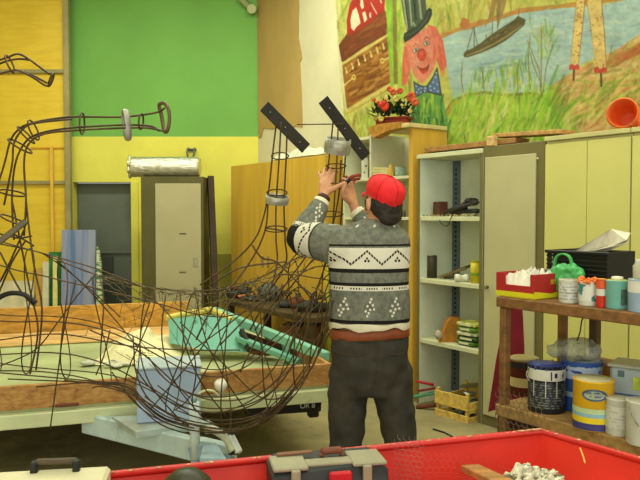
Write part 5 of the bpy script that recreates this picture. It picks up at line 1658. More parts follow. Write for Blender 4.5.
# belt
mb = MB()
bring = []
for k in range(48):
    t = 2 * pi * k / 48
    c, s = cos(t), sin(t)
    bring.append((math.copysign(abs(c) ** (2 / 2.3), c), math.copysign(abs(s) ** (2 / 2.3), s)))
zb0, zb1 = hz(341), hz(331)
rows = []
for (o_, z) in ((.186, zb0), (.189, zb0 + .003), (.188, zb1), (.184, zb1 + .002)):
    rows.append([mb.bm.verts.new((hx(369.5) + x * o_, PY + y * (o_ - .064), z + .006 * sin(x * 2))) for x, y in bring])
for a, b in zip(rows, rows[1:]):
    for k in range(48):
        f = mb.bm.faces.new((a[k], a[(k + 1) % 48], b[(k + 1) % 48], b[k])); f.smooth = True
mb.build('belt', M('brown_leather', (128, 66, 34), .55, var=.15, sc=10), pr)

# ---- white shirt: hem and cuffs
mb = MB()
rows = []
for i, (o_, py) in enumerate(((.184, 320), (.189, 325), (.190, 329), (.188, 330.5))):
    row = []
    for k, (x, y) in enumerate(bring):
        t = 2 * pi * k / 48
        dz_ = 0 if i < 2 else (.008 * sin(t * 5 + .6) + .004 * sin(t * 11))
        row.append(mb.bm.verts.new((hx(369.5) + x * o_, PY + y * (o_ - .055), hz(py) + dz_)))
    rows.append(row)
for a, b in zip(rows, rows[1:]):
    for k in range(48):
        f = mb.bm.faces.new((a[k], a[(k + 1) % 48], b[(k + 1) % 48], b[k])); f.smooth = True
m_sh = M('white_shirt', (218, 208, 176), .8, var=.06, sc=12, bump=.1)
mb.build('shirt', m_sh, pr)
for (e, w_) in ((Lel, Lwr), (Rel, Rwr)):
    d_ = (w_ - e).normalized()
    MB().tube([w_ - d_ * .05, w_ - d_ * .02, w_ - d_ * .004], [.039, .041, .040], 18).build('shirt_cuff', m_sh, pr)
# watch strap
d_ = (Lwr - Lel).normalized()
wtc = MB().tube([Lwr + d_ * .000, Lwr + d_ * .022], [.0345, .0335], 18).build('wristwatch', M('watch_strap', (70, 38, 26), .5), pr)

# ---- sweater
sw = MB()
rings(sw, [(hx(369.5), PY, hz(329.5), .183, .128), (hx(369.5), PY, hz(322), .192, .138), (hx(369.5), PY, hz(300), .188, .136), (hx(369), PY, hz(285), .186, .134), (hx(369), PY, hz(268), .190, .134), (hx(369), PY, hz(252), .194, .132),
           (hx(370), PY, hz(240), .188, .122), (hx(371), PY, hz(232), .160, .105), (hx(374), PY - .005, hz(225), .115, .085), (hx(378), PY - .015, hz(219), .072, .07)], 44)
d_l = (Lwr - Lel).normalized(); d_r = (Rwr - Rel).normalized()
Lcu = Lwr - d_l * .035; Rcu = Rwr - d_r * .035
chain(sw, [Lsh + Vector((.03, 0, -.015)), Lsh.lerp(Lel, .55) + Vector((0, 0, -.004)), Lel, Lel.lerp(Lcu, .5), Lcu], [.098, .092, .078, .062, .047], 18, 5)
chain(sw, [Rsh + Vector((-.03, 0, -.015)), Rsh.lerp(Rel, .5), Rel, Rel.lerp(Rcu, .5), Rcu], [.080, .070, .060, .052, .044], 18, 5)
Sw = blobify(sw, .009, 5, .5)
bmv = Sw.bm.verts
la = []
breaks = [(0.0, 1.47), (.16, 1.41), (.165, hz(248)), (.41, hz(269)), (.415, hz(269.2)), (.56, hz(272.8)), (.565, hz(286.3)), (.63, hz(290.5)), (.635, hz(292)), (1.0, hz(318))]
def remap(t):
    for (a, b) in zip(breaks, breaks[1:]):
        if t <= b[0]: return a[1] + (b[1] - a[1]) * max(0, (t - a[0])) / (b[0] - a[0])
    return breaks[-1][1]
Ltot = (Lel - Lsh).length + (Lcu - Lel).length
lu = Sw.bm.verts.layers.float.new('pat_u'); lv = Sw.bm.verts.layers.float.new('pat_v')
def arm_param(p, s, e, w_):
    best = None; acc = 0
    for a, b in ((s, e), (e, w_)):
        d = b - a
        t = max(0, min(1, (p - a).dot(d) / d.length_squared))
        q = a + d * t
        dist = (p - q).length
        if best is None or dist < best[0]: best = (dist, acc + t * d.length, d.normalized(), p - q)
        acc += d.length
    return best
pb_ = {}
for v in bmv:
    p = v.co
    k = mnoise.noise(Vector((p.x * 11, p.y * 11, p.z * 16)))
    u = atan2(p.x - hx(370), -(p.y - PY)) * .165
    vv = p.z
    for side, (s, e, w_) in enumerate(((Lsh, Lel, Lcu), (Rsh, Rel, Rcu))):
        dist, ln_, dr_, off = arm_param(p, s, e, w_)
        out = (p.x < hx(328)) if side == 0 else False
        if side == 1: out = p.y > PY + .16
        if (side == 0 and out and dist < .15) or (side == 1 and out and dist < .1):
            t = ln_ / Ltot
            vv = remap(max(.0, t - .10) / .9)
            ax = dr_.orthogonal().normalized()
            ax = (Vector((0, 0, 1)) - dr_ * dr_.z).normalized()
            ay = dr_.cross(ax)
            u = atan2(off.dot(ay), off.dot(ax)) * .07 + .04
    v[lu] = u; v[lv] = vv
    v.co += v.normal * .004 * k
swm = NT('knit_sweater')
au = swm.n('ShaderNodeAttribute'); au.attribute_name = 'pat_u'
av = swm.n('ShaderNodeAttribute'); av.attribute_name = 'pat_v'
u = au.outputs['Fac']; v = av.outputs['Fac']
kn = swm.noise(swm.coords((1, 1, 1)), 120, 2)
lo = swm.noise(swm.coords((1, 1, 1)), 40, 3)
grey = swm.ramp(lo, [(.3, lin((92, 94, 82))), (.7, lin((128, 128, 112)))])
def bandm(z0, z1):
    return swm.math('MULTIPLY', swm.math('GREATER_THAN', v, min(z0, z1)), swm.math('LESS_THAN', v, max(z0, z1)))
def tri(x, period):
    return swm.math('MULTIPLY', swm.math('ABSOLUTE', swm.math('SUBTRACT', swm.math('FRACT', swm.math('DIVIDE', x, period)), .5)), 2.0)   # 0..1
def OR(a, b): return swm.math('MAXIMUM', a, b)
dark = lin((34, 32, 28)); whi = lin((212, 206, 184))
m_wh = OR(bandm(hz(248), hz(269)), bandm(hz(286.3), hz(291)))
col = swm.mix(m_wh, grey, whi)
m_dk2 = OR(OR(bandm(hz(244.4), hz(246.4)), bandm(hz(269), hz(273))), OR(bandm(hz(283), hz(286.3)), bandm(hz(320.5), hz(324))))
PER = .163
ush = swm.math('ADD', u, .028)
z_mid = (hz(251) + hz(264.5)) / 2; amp = abs(hz(251) - hz(264.5)) / 2
zig = swm.math('ADD', z_mid, swm.math('MULTIPLY', swm.math('SUBTRACT', swm.math('MULTIPLY', tri(ush, PER), 2.0), 1.0), amp))
zl_ = swm.math('LESS_THAN', swm.math('ABSOLUTE', swm.math('SUBTRACT', v, zig)), .0058)
zl_ = swm.math('MULTIPLY', zl_, swm.math('GREATER_THAN', tri(u, .014), .22))
zl_ = swm.math('MULTIPLY', zl_, bandm(hz(249), hz(268)))
def dots(coord_u, zc_, r, period, shift):
    du = swm.math('MULTIPLY', swm.math('SUBTRACT', swm.math('FRACT', swm.math('ADD', swm.math('DIVIDE', coord_u, period), shift)), .5), period)
    dv = swm.math('SUBTRACT', v, zc_)
    return swm.math('LESS_THAN', swm.math('ADD', swm.math('MULTIPLY', du, du), swm.math('MULTIPLY', dv, dv)), r * r)
dd_ = OR(OR(dots(ush, hz(261), .0062, PER, .5 + .055), dots(ush, hz(261), .0062, PER, .5 - .055)), dots(ush, hz(258.5), .0055, PER, .5))
dash = swm.math('MULTIPLY', bandm(hz(287.6), hz(289.6)), swm.math('MULTIPLY', swm.math('GREATER_THAN', tri(u, .0135), .5), swm.math('GREATER_THAN', tri(u, .085), .3)))
dk = OR(OR(m_dk2, zl_), OR(dd_, dash))
col = swm.mix(dk, col, dark)
fl_ = None
P2 = .132
for (dx_, py_) in ((0, 302), (-.11, 305), (.11, 306), (-.16, 309), (0, 309.5), (.06, 313), (-.05, 299), (.18, 311), (.12, 316)):
    k = dots(swm.math('ADD', u, .01), hz(py_), .0062, P2, .5 + dx_)
    fl_ = k if fl_ is None else OR(fl_, k)
fl_ = OR(fl_, dots(u, hz(225.8), .006, .14, .3)); fl_ = OR(fl_, dots(u, hz(226.5), .005, .14, .37))
col = swm.mix(fl_, col, whi)
swm.l(col, swm.b.inputs['Base Color'])
swm.b.inputs['Roughness'].default_value = .95
swm.b.inputs['Specular IOR Level'].default_value = .1
swm.bump(kn, .6, .006)
Sw.build('sweater', swm.m, pr)

# pliers in the right hand
pl0 = P(346, 183, 3.555)
ps = thing('pliers', 'dark pliers with a rust red handle held at the raised wire leg', 'pliers', pl0)
MB().tube([P(341.5, 188, 3.555), P(346, 183, 3.555), P(350, 179, 3.55)], [.007, .011, .010], 8).build('jaws', m_black, ps)
MB().tube(smooth_path([P(350, 178.5, 3.55), P(353, 176.2, 3.545), P(361, 174.5, 3.54)], 4), .009, 8).build('handle', M('rust_red_grip', (136, 52, 34), .5), ps)
MB().tube(smooth_path([P(350, 179.5, 3.55), P(354, 179.5, 3.555), P(360, 178.5, 3.56)], 4), .008, 8).build('handle', M('rust_red_grip', (136, 52, 34), .5), ps)
# ================================================================== PAINT RACK
rk_w = wood('rack_wood', (118, 82, 44), 5, 'x', rotz=-RANG)
rk_w2 = wood('rack_wood_light', (150, 116, 66), 5, 'x', rotz=-RANG)
ZU, ZL = 1.196, .725
def TT(u, w, z): return RR(u, w, z, T0)
def tu(px, w): return tpx(px, w, T0)
rk = thing('paint_rack', 'rough brown wooden rack with two shelves of paint tins', 'rack', TT(.65, .22, 0))
ue = 1.35
def tb_(u0, u1, w0, w1, z0, z1, name, mat): return MB().rbox(u0, u1, w0, w1, z0, z1, .004, T0).build(name, mat, rk)
tb_(-.02, ue, 0, .46, ZU - .045, ZU, 'shelf', rk_w)
tb_(-.02, ue, 0, .46, ZL - .05, ZL, 'shelf', rk_w2)
for (u, w) in ((0.012, .025), (0.012, .435), (ue - .04, .025), (ue - .04, .435)):
    tb_(u - .017, u + .017, w - .02, w + .02, 0, ZU - .046, 'leg', rk_w)
uu = tu(594, .44)
tb_(uu - .02, uu + .02, .44, .48, 0, ZU - .046, 'leg', M('rack_dark', (78, 62, 34), .7))
tb_(0.04, ue - .06, .40, .43, .14, .2, 'brace', rk_w)
# dark red cloth hung behind the end
mb = MB()
m_dr = M('dark_red_cloth', (120, 24, 36), .8, var=.18, sc=8)
pl = [PW(506, 306, .475, T0), PW(521, 306, .475, T0), PW(523, 350, .475, T0), PW(524, 402, .475, T0), PW(488, 412, .475, T0), PW(496, 360, .475, T0), PW(503, 325, .475, T0)]
mb.prism(pl, N * .012)
tag(mb.build('red_cloth', m_dr), 'dark red cloth hanging down behind the end of the paint rack', 'cloth')

def tin_body(mb, c, r, h, n=32, mi=0):
    mb.lathe([(r * .96, 0), (r, .004), (r, h - .006), (r * 1.02, h - .004), (r * 1.02, h), (r * .9, h), (r * .86, h - .006)], c, n, mi=mi)
    return mb
def place(px0, px1, ytop, w, z):
    a = PW(px0, 215, w, T0); b = PW(px1, 215, w, T0)
    c = (a + b) / 2
    r = (px1 - px0) / 2 / F * c.y * .95
    # the ray that hits the centre
    zt = PW((px0 + px1) / 2, ytop, w, T0).z
    # keep the rack's own footprint
    return Vector((c.x, c.y, z)), r, max(.03, zt - z)
def band(c, r, h0, h1, mat, name, par, a0=0, a1=2 * pi, n=32, off=.0012):
    mb = MB()
    vs = []
    for k in range(n + 1):
        a = a0 + (a1 - a0) * k / n
        vs.append((mb.bm.verts.new(c + Vector((cos(a) * (r + off), sin(a) * (r + off), h0))), mb.bm.verts.new(c + Vector((cos(a) * (r + off), sin(a) * (r + off), h1)))))
    for p, q in zip(vs, vs[1:]):
        f = mb.bm.faces.new((p[0], q[0], q[1], p[1])); f.smooth = True
    return mb.build(name, mat, par, fix=False)
def printed(name, base, ink, sc=(60, 60, 26), thr=.55):
    """label print: rows of small unreadable marks"""
    if name in _mats: return _mats[name]
    t = NT(name)
    co = t.coords((1, 1, 1))
    wv = t.n('ShaderNodeTexWave'); wv.bands_direction = 'Z'; wv.inputs['Scale'].default_value = sc[2]; t.l(co, wv.inputs['Vector'])
    nz_ = t.noise(co, sc[0], 1)
    m = t.math('MULTIPLY', t.math('GREATER_THAN', wv.outputs['Fac'], .55), t.math('GREATER_THAN', nz_, thr))
    t.l(t.mix(m, lin(base), lin(ink)), t.b.inputs['Base Color'])
    t.b.inputs['Roughness'].default_value = .45
    _mats[name] = t.m
    return t.m
m_tinw = M('tin_white', (206, 204, 186), .45, var=.06, sc=10, dirt=(176, 168, 140), dirt_amt=.1)
m_lidg = M('tin_lid_grey', (150, 146, 120), .4, metal=.4, var=.15)

# --- top shelf
# cardboard box of paper
bc = TT(tu(519, .14), .14, ZU)
bxL = PW(496, 290, .02, T0); bxR = PW(534, 290, .02, T0)
u0_, u1_ = (bxL - T0).dot(D), (bxR - T0).dot(D)
cbx = thing('cardboard_box', 'red and yellow cardboard box of white paper on the rack top', 'box', TT((u0_ + u1_) / 2, .12, ZU))
m_rc = M('red_card', (168, 40, 36), .6, var=.06); m_yc = M('yellow_card', (210, 200, 32), .6, var=.06)
hB = .105
def rb(u0, u1, w0, w1, z0, z1, name, mat, par): return MB().rbox(u0, u1, w0, w1, ZU + z0, ZU + z1, .001, T0).build(name, mat, par)
wB0, wB1 = .02, .26
rb(u0_, u1_, wB0, wB1, .001, .006, 'base', m_yc, cbx)
for (w_, nm) in ((wB0, 'front_wall'), (wB1 - .006, 'back_wall')):
    lowh = .055 if nm == 'front_wall' else hB
    o = rb(u0_, u1_, w_, w_ + .006, .006, lowh, nm, m_rc, cbx)
    rb(u0_, u1_, w_ - .0015 if nm == 'front_wall' else w_ + .0062, w_ - .0004 if nm == 'front_wall' else w_ + .0072, .006, .026, 'yellow_band', m_yc, o)
L_ = u1_ - u0_
o = rb(u0_, u0_ + L_ * .25, wB0, wB0 + .006, .055, hB, 'corner_flap', m_rc, cbx)
o = rb(u1_ - .1 * L_, u1_, wB0, wB0 + .006, .055, hB, 'corner_flap', m_rc, cbx)
rb(u0_, u0_ + .006, wB0 + .006, wB1 - .006, .006, hB, 'end_wall', m_rc, cbx)
o = rb(u1_ - .006, u1_, wB0 + .006, wB1 - .006, .006, hB, 'end_wall', m_rc, cbx)
pl = [TT(u1_ + .001, wB0, ZU + .004), TT(u1_ + .001, wB1, ZU + .004), TT(u1_ + .001, wB1, ZU + .045), TT(u1_ + .001, (wB0 + wB1) / 2, ZU + .02), TT(u1_ + .001, wB0, ZU + .034)]
MB().prism(pl, D * .0008).build('yellow_swoosh', m_yc, o)
MB().rbox(u1_ + .0003, u1_ + .0012, wB0 + .11, wB0 + .18, ZU + .06, ZU + .08, 0, T0).build('printed_mark', printed('gold_print', (196, 150, 40), (140, 40, 30)), o)
mb = MB()
g = []
for i in range(40):
    row = []
    for j in range(26):
        u = i / 39; w_ = j / 25
        e_ = min(1, min(u, 1 - u, w_, 1 - w_) * 7)
        q = Vector((i * .42, j * .42, 3.3))
        z_ = .045 + e_ * (.045 + .035 * mnoise.noise(q * .5) + .035 * abs(mnoise.noise(q)) + .012 * mnoise.noise(q * 2.3))
        row.append(mb.bm.verts.new(TT(u0_ + .012 + (u1_ - u0_ - .024) * u, wB0 + .010 + (wB1 - wB0 - .02) * w_, ZU + z_)))
    g.append(row)
for i in range(39):
    for j in range(25): mb.bm.faces.new((g[i][j], g[i + 1][j], g[i + 1][j + 1], g[i][j + 1]))
tag(mb.build('white_tissue', M('tissue', (226, 220, 200), .8, var=.04)), 'heap of white tissue filling the red and yellow box', 'tissue', kind='stuff')
c, r, h = place(538, 551, 269, .2, ZU)
tag(tin_body(MB(), c, r, h).build('grey_pot', M('grey_pot_m', (120, 116, 92), .5)), 'grey pot behind the red and yellow box', 'pot')

def paint_tin(name, label, cat, px0, px1, ytop, w, z, mat, lid=None, group='paint tins on the rack'):
    c, r, h = place(px0, px1, ytop, w, z)
    t = thing(name, label, cat, c, group)
    tin_body(MB(), c, r, h).build('body', mat, t)
    MB().lathe([(r * .88, h - .005), (r * .88, h + .001), (r * .3, h + .002)], c, 28).build('lid', lid or m_lidg, t)
    return t, c, r, h
G1 = 'small tins along the rack top'
t, c, r, h = paint_tin('paint_tin', 'whitish small paint tin right of the red and yellow box', 'tin', 560, 580, 279, .07, ZU, m_tinw, group=G1)
band(c, r, h * .15, h * .85, printed('tin_print_grey', (200, 198, 184), (150, 156, 150), thr=.5), 'label', t)
MB().tube([c + Vector((-r, -.01, h * .8)), c + Vector((-r * .6, -r * 1.05, h * .45)), c + Vector((r * .6, -r * 1.05, h * .45)), c + Vector((r, -.01, h * .8))], .0016, 5).build('handle', m_steel, t)
t, c, r, h = paint_tin('paint_tin', 'small tin with teal splashes and orange paint around its lid', 'tin', 580, 599, 281, .06, ZU, m_tinw, M('orange_paint', (214, 110, 40), .4), group=G1)
teal = NT('teal_splash')
f = teal.noise(teal.coords((1, 1, 1)), 22, 3)
teal.l(teal.ramp(f, [(.5, lin((206, 206, 188))), (.53, lin((58, 120, 112)))]), teal.b.inputs['Base Color'])
band(c, r, h * .2, h * .88, teal.m, 'label', t)
mb = MB()
for i in range(16):
    a = i / 16 * 2 * pi
    mb.ball(c + Vector((cos(a) * r * .92, sin(a) * r * .92, h + rnd.uniform(-.006, .008))), rnd.uniform(.006, .013), 1)
mb.build('paint_drips', M('orange_drip', (222, 108, 36), .4, var=.2, sc=40), t)
t, c, r, h = paint_tin('paint_tin', 'narrow red and white tin with yellow-orange lid', 'tin', 597.5, 608, 279, .05, ZU, M('tin_red', (196, 46, 30), .45), M('yo_lid', (220, 160, 40), .4), group=G1)
band(c, r, h * .42, h * .66, m_tinw, 'white_band', t)
band(c, r, h * .68, h * .97, M('tin_orange_red', (206, 84, 40), .45), 'orange_band', t)
t, c, r, h = paint_tin('paint_tin', 'turquoise tin with yellow green lid on the rack top', 'tin', 607, 630, 280, .07, ZU, M('tin_turq', (112, 172, 156), .45, var=.08), M('yg_lid', (180, 180, 70), .4), group=G1)
band(c, r, h * .15, h * .7, M('tin_print_dark', (70, 92, 84), .5, var=.3, sc=50), 'label', t, radians(-95), radians(-60))
MB().lathe([(r * .5, h), (r * .5, h + .012), (r * .2, h + .014)], c, 20).build('cap', m_white, t)
t, c, r, h = paint_tin('paint_tin', 'pale blue and white tin at the picture edge of the rack top', 'tin', 630, 656, 279, .06, ZU, M('tin_pblue', (150, 172, 190), .45, var=.08), group=G1)
band(c, r, h * .6, h * .95, m_tinw, 'white_band', t)
c2 = c + Vector((0.004, 0, h + .003))
t2 = thing('glass_jar', 'clear jar with yellowish contents standing on the pale blue tin', 'jar', c2)
MB().lathe([(r * .75, 0), (r * .78, .045), (r * .6, .055), (r * .6, .07), (r * .55, .07), (r * .55, .055), (r * .72, .044), (r * .7, .004)], c2, 24, cap=False).build('glass', M('pale_glass', (206, 204, 180), .15, alpha=.55, spec=.6), t2)
MB().lathe([(r * .66, .004), (r * .68, .035)], c2, 20).build('contents', M('jar_ochre', (190, 160, 60), .5), t2)

# black crate with papers
c, r, h = place(564, 631, 251, .33, ZU)
kt0 = tu(561, .36); kt1 = tu(622, .36)
zk = PW(590, 251, .3, T0).z
bkx = thing('black_crate', 'black slatted plastic crate at the back of the rack top', 'crate', TT((kt0 + kt1) / 2, .36, ZU))
mb = MB()
hk = zk - ZU
for (w_) in (.26, .455):
    mb.rbox(kt0, kt1, w_, w_ + .012, ZU + .002, ZU + hk, .002, T0)
    for k in range(9):
        mb.rbox(kt0, kt1, w_ - .004, w_ + .0, ZU + .02 + k * (hk - .03) / 9, ZU + .028 + k * (hk - .03) / 9, .001, T0)
for (u_) in (kt0, kt1 - .012):
    mb.rbox(u_, u_ + .012, .272, .455, ZU + .002, ZU + hk, .002, T0)
mb.rbox(kt0, kt1, .26, .467, ZU + .001, ZU + .01, .002, T0)
mb.build('body', M('black_crate_m', (20, 20, 16), .45, var=.15), bkx)
MB().rbox(kt0 - .008, kt1 + .008, .252, .264, ZU + hk - .014, ZU + hk, .003, T0).build('rim', M('crate_rim', (30, 30, 26), .4), bkx)
MB().rbox(kt0 + .03, kt0 + .034, .2565, .2585, ZU + .02, ZU + hk - .015, 0, T0).build('edge_strip', M('pale_strip', (150, 150, 120), .5), bkx)
for i, (pts, rgb, lb) in enumerate([([(573, 252), (611, 229), (630, 233), (626, 240), (598, 252), (580, 254)], (214, 206, 180), 'white paper sheets slanted on the black crate, upper sheet'), ([(583, 253), (620, 241), (628, 238), (627, 243), (600, 254)], (186, 180, 156), 'greyish folded sheet under the white paper on the crate'), ([(561, 252), (590, 245), (596, 248), (568, 254)], (40, 38, 32), 'thin black folder lying at the left end of the crate')]):
    q = [PW(x, y, .32 + .06 * ((k % 3) / 2) , T0) for k, (x, y) in enumerate(pts)]
    mb = MB().prism(q, N * .006)
    tag(mb.build('paper_sheet' if i < 2 else 'black_folder', M('paper%d' % i, rgb, .7, var=.12, sc=14)), lb, 'papers' if i < 2 else 'folder')
# green plastic bag with a handle loop
gp = PW(566, 277, .2, T0); gp.z = ZU
gm = M('green_plastic_bag', (72, 168, 88), .35, var=.12, sc=12, spec=.5)
gb = thing('plastic_bag', 'green plastic carrier bag with handle loop behind the whitish tin', 'bag', gp)
mb = MB()
zg = PW(566, 266, .2, T0).z
hh = zg - ZU
for (px, py, rx) in ((557, 269, .036), (564, 268, .040), (572, 267, .038), (579, 271, .028), (568, 273, .05)):
    q = PW(px, 268, .2, T0); zt_ = PW(px, py - 4, .2, T0).z
    mb.ball(Vector((q.x, q.y, (ZU + zt_) / 2)), rx, 3, (1, .8, (zt_ - ZU) / 2 / rx), jitter=.22, freq=26)
body = blobify(mb, .005, 2)
for v in body.bm.verts:
    v.co += v.normal * (.007 * mnoise.noise(v.co * 48) + .004 * abs(mnoise.noise(v.co * 90)))
    v.co.z = max(v.co.z, ZU + .001)
body.build('bag', gm, gb)
lp = [(555.5, 270), (555, 261), (558, 255.5), (564, 254), (569.5, 257), (571.5, 263), (570, 270)]
hp_ = smooth_path([PW(x, y, .2, T0) for x, y in lp], 4)
mb = MB()
for (a, b) in zip(hp_, hp_[1:]): mb.bar(a, b + (b - a) * .15, .018, .006, .001, up=Vector((b - a).cross(N)))
mb.build('handle', gm, gb)

# --- lower shelf
G2 = 'paint tins on the lower rack shelf'
m_mar = M('tin_maroon', (92, 34, 24), .5, var=.12)
t, c, r, h = paint_tin('paint_tin', 'maroon tin with cream label at the left end of the lower shelf', 'tin', 511, 541, 360, .25, ZL, m_mar, M('tin_lid_dark', (58, 50, 34), .5), group=G2)
band(c, r, h * .25, h * .52, M('cream_label', (196, 176, 116), .6), 'label', t, radians(-190), radians(-60))
band(c, r, h * .8, h * .99, M('dark_band', (34, 30, 24), .5), 'dark_rim', t)
MB().lathe([(r * 1.04, h), (r * 1.06, h + .01), (r * .9, h + .014)], c, 28).build('rim', M('lid_straw', (150, 134, 84), .5), t)
# black/white/blue tin
t, c, r, h = paint_tin('paint_tin', 'black tin with white top band and blue paint around its lid', 'tin', 530, 568, 364, .10, ZL, M('tin_black', (34, 36, 44), .4), M('blue_lid', (52, 66, 140), .4), group=G2)
band(c, r, h * .70, h * .93, m_tinw, 'white_band', t)
band(c, r, h * .12, h * .66, printed('tin_print_cols', (40, 42, 48), (112, 116, 116), (60, 60, 30), .5), 'label', t, radians(-170), radians(-10))
for a in (-150, -112, -78, -40):
    band(c, r, h * .36, h * .72, M('white_strip', (196, 196, 184), .5), 'white_strip', t, radians(a), radians(a + 3), 2, .002)
band(c, r, h * .72, h * .9, M('dark_logo', (40, 42, 70), .5), 'mark', t, radians(-96), radians(-92), 3, .002)
for (a, hh_, w_) in ((-84, .82, 9), (-56, .80, 4), (-50, .83, 3)):
    band(c, r, h * (hh_ - .05), h * (hh_ + .05), M('dark_logo', (40, 42, 70), .5), 'mark', t, radians(a), radians(a + w_), 3, .002)
mb = MB()
for i in range(20):
    a = i / 20 * 2 * pi
    mb.ball(c + Vector((cos(a) * r * .97, sin(a) * r * .97, h + rnd.uniform(-.012, .0))), rnd.uniform(.004, .008), 1, (1, 1, 1.6))
mb.build('paint_drips', M('blue_drip', (50, 64, 142), .35, var=.2, sc=40), t)
MB().tube(smooth_path([c + Vector((-r * 1.02, -.01, h * .92)), c + Vector((-r * 1.25, -.03, h * .8)), c + Vector((-r * 1.1, -.04, h * .66))], 4), .003, 5).build('handle', m_steel, t)
# blue bucket
t, c, r, h = paint_tin('paint_bucket', 'blue and white paint bucket behind the yellow tin', 'bucket', 564, 605, 360, .24, ZL, M('bucket_blue', (62, 100, 176), .45, var=.08), M('bucket_lid', (140, 150, 160), .5), group=G2)
band(c, r, h * .66, h * .92, printed('bucket_print', (170, 186, 206), (50, 70, 140), (30, 30, 12), .48), 'label', t)
band(c, r, h * .3, h * .4, M('bucket_band', (150, 176, 200), .5), 'pale_band', t)
# yellow tin
t, c, r, h = paint_tin('paint_tin', 'yellow tin with blue oval badge at the front of the lower shelf', 'tin', 576, 617, 379, .05, ZL, M('tin_yellow', (226, 176, 34), .4, var=.05), M('cream_lid', (206, 196, 150), .4), group=G2)
band(c, r, h * .36, h * .46, M('pale_green_band', (190, 206, 150), .45), 'pale_band', t)
band(c, r, h * .28, h * .36, M('sky_band', (140, 180, 190), .45), 'sky_band', t)
band(c, r, h * .16, h * .28, M('bright_yellow_band', (222, 196, 34), .45), 'yellow_band', t)
band(c, r, h * .02, h * .16, M('navy_band', (62, 62, 116), .45), 'navy_band', t)
band(c, r, h * .06, h * .11, printed('navy_print', (62, 62, 116), (200, 200, 210), (90, 90, 2), .45), 'print', t, radians(-150), radians(-40), 24, .002)
# oval badge
def badge(c, r, ang, zc_, rw, rh, mat, name, par, off):
    mb = MB()
    n = 24
    cen = mb.bm.verts.new(c + Vector((cos(ang) * (r + off), sin(ang) * (r + off), zc_)))
    vs = []
    for k in range(n):
        a = ang + rw / r * cos(2 * pi * k / n)
        vs.append(mb.bm.verts.new(c + Vector((cos(a) * (r + off), sin(a) * (r + off), zc_ + rh * sin(2 * pi * k / n)))))
    for k in range(n): mb.bm.faces.new((cen, vs[k], vs[(k + 1) % n]))
    return mb.build(name, mat, par, fix=False)
b_ = badge(c, r, radians(-108), h * .74, r * .62, h * .12, M('badge_blue', (70, 88, 120), .45), 'badge', t, .0025)
badge(c, r, radians(-108), h * .74, r * .5, h * .085, printed('badge_print', (150, 160, 130), (60, 80, 130), (60, 60, 22), .5), 'badge_print', b_, .0032)
# white tins and tub at the right
t, c, r, h = paint_tin('paint_tin', 'dirty white tin right of the yellow tin', 'tin', 609, 635, 398, .05, ZL, m_tinw, M('dirty_lid', (176, 170, 146), .5), group=G2)
band(c, r, h * .2, h * .8, printed('white_print', (204, 202, 186), (180, 178, 160), thr=.5), 'label', t)
t, c, r, h = paint_tin('paint_tin', 'dirty white tin cut by the picture edge on the lower shelf', 'tin', 630, 662, 401, .02, ZL, m_tinw, M('dirty_lid', (176, 170, 146), .5), group=G2)
MB().tube(smooth_path([c + Vector((-r, -.01, h * .85)), c + Vector((-r * 1.05, -.05, h * .7)), c + Vector((-r * .7, -r, h * .5))], 4), .002, 5).build('handle', m_steel, t)
# tub on a box behind
c, r, h = place(615, 655, 366, .26, ZL)
zt_b = PW(630, 399, .24, T0).z
t = thing('wooden_block', 'low wooden box carrying the clear tub behind the white tins', 'block', TT(tu(634, .3), .3, ZL))
MB().box(TT(tu(636, .3), .3, (ZL + zt_b) / 2), (.17, .2, zt_b - ZL), RANG, .004).build('body', rk_w2, t)
tc = TT(tu(636, .26), .28, zt_b + .001)
t = thing('plastic_tub', 'rectangular pale tub with blue band and yellow-green picture', 'tub', tc)
ht = PW(630, 368, .22, T0).z - zt_b
MB().box(tc + Vector((0, 0, ht / 2)), (.17, .14, ht), RANG + .3, .012).build('body', M('tub_pale', (166, 178, 176), .4, var=.06), t)
MB().box(tc + Vector((0, 0, ht + .004)), (.185, .155, .014), RANG + .3, .005).build('lid', M('tub_lid', (176, 176, 150), .4), t)
MB().box(tc + Vector((0, 0, ht * .14)), (.173, .143, ht * .22), RANG + .3, .01).build('blue_band', M('tub_blue', (72, 92, 150), .45), t)
Rt = Matrix.Rotation(RANG + .3, 3, 'Z')
MB().box(tc + Rt @ Vector((.04, -.0715, 0)) + Vector((0, 0, ht * .55)), (.07, .002, ht * .4), RANG + .3, 0).build('picture', M('tub_pic', (176, 186, 70), .5, var=.2, sc=30), t)
MB().box(tc + Rt @ Vector((-.04, -.0715, 0)) + Vector((0, 0, ht * .8)), (.025, .002, ht * .2), RANG + .3, 0).build('mark', M('tub_mark', (90, 110, 110), .5), t)
# orange carton behind
oc, r, h = place(600, 622, 364, .37, ZL)
tag(MB().box(oc + Vector((0, 0, h / 2)), (r * 2, .1, h), RANG + .4, .004).build('orange_carton', M('orange_card', (196, 126, 40), .6, var=.06)), 'plain orange carton behind the yellow tin', 'carton')
t_ = PW(606, 361.5, .34, T0)
tag(MB().box(TT(tu(618, .36), .36, ZL + h + .006), (.24, .11, .012), RANG, .003).build('thin_board', M('pink_tan_board', (176, 134, 104), .7)), 'thin tan board lying over the orange carton', 'board')
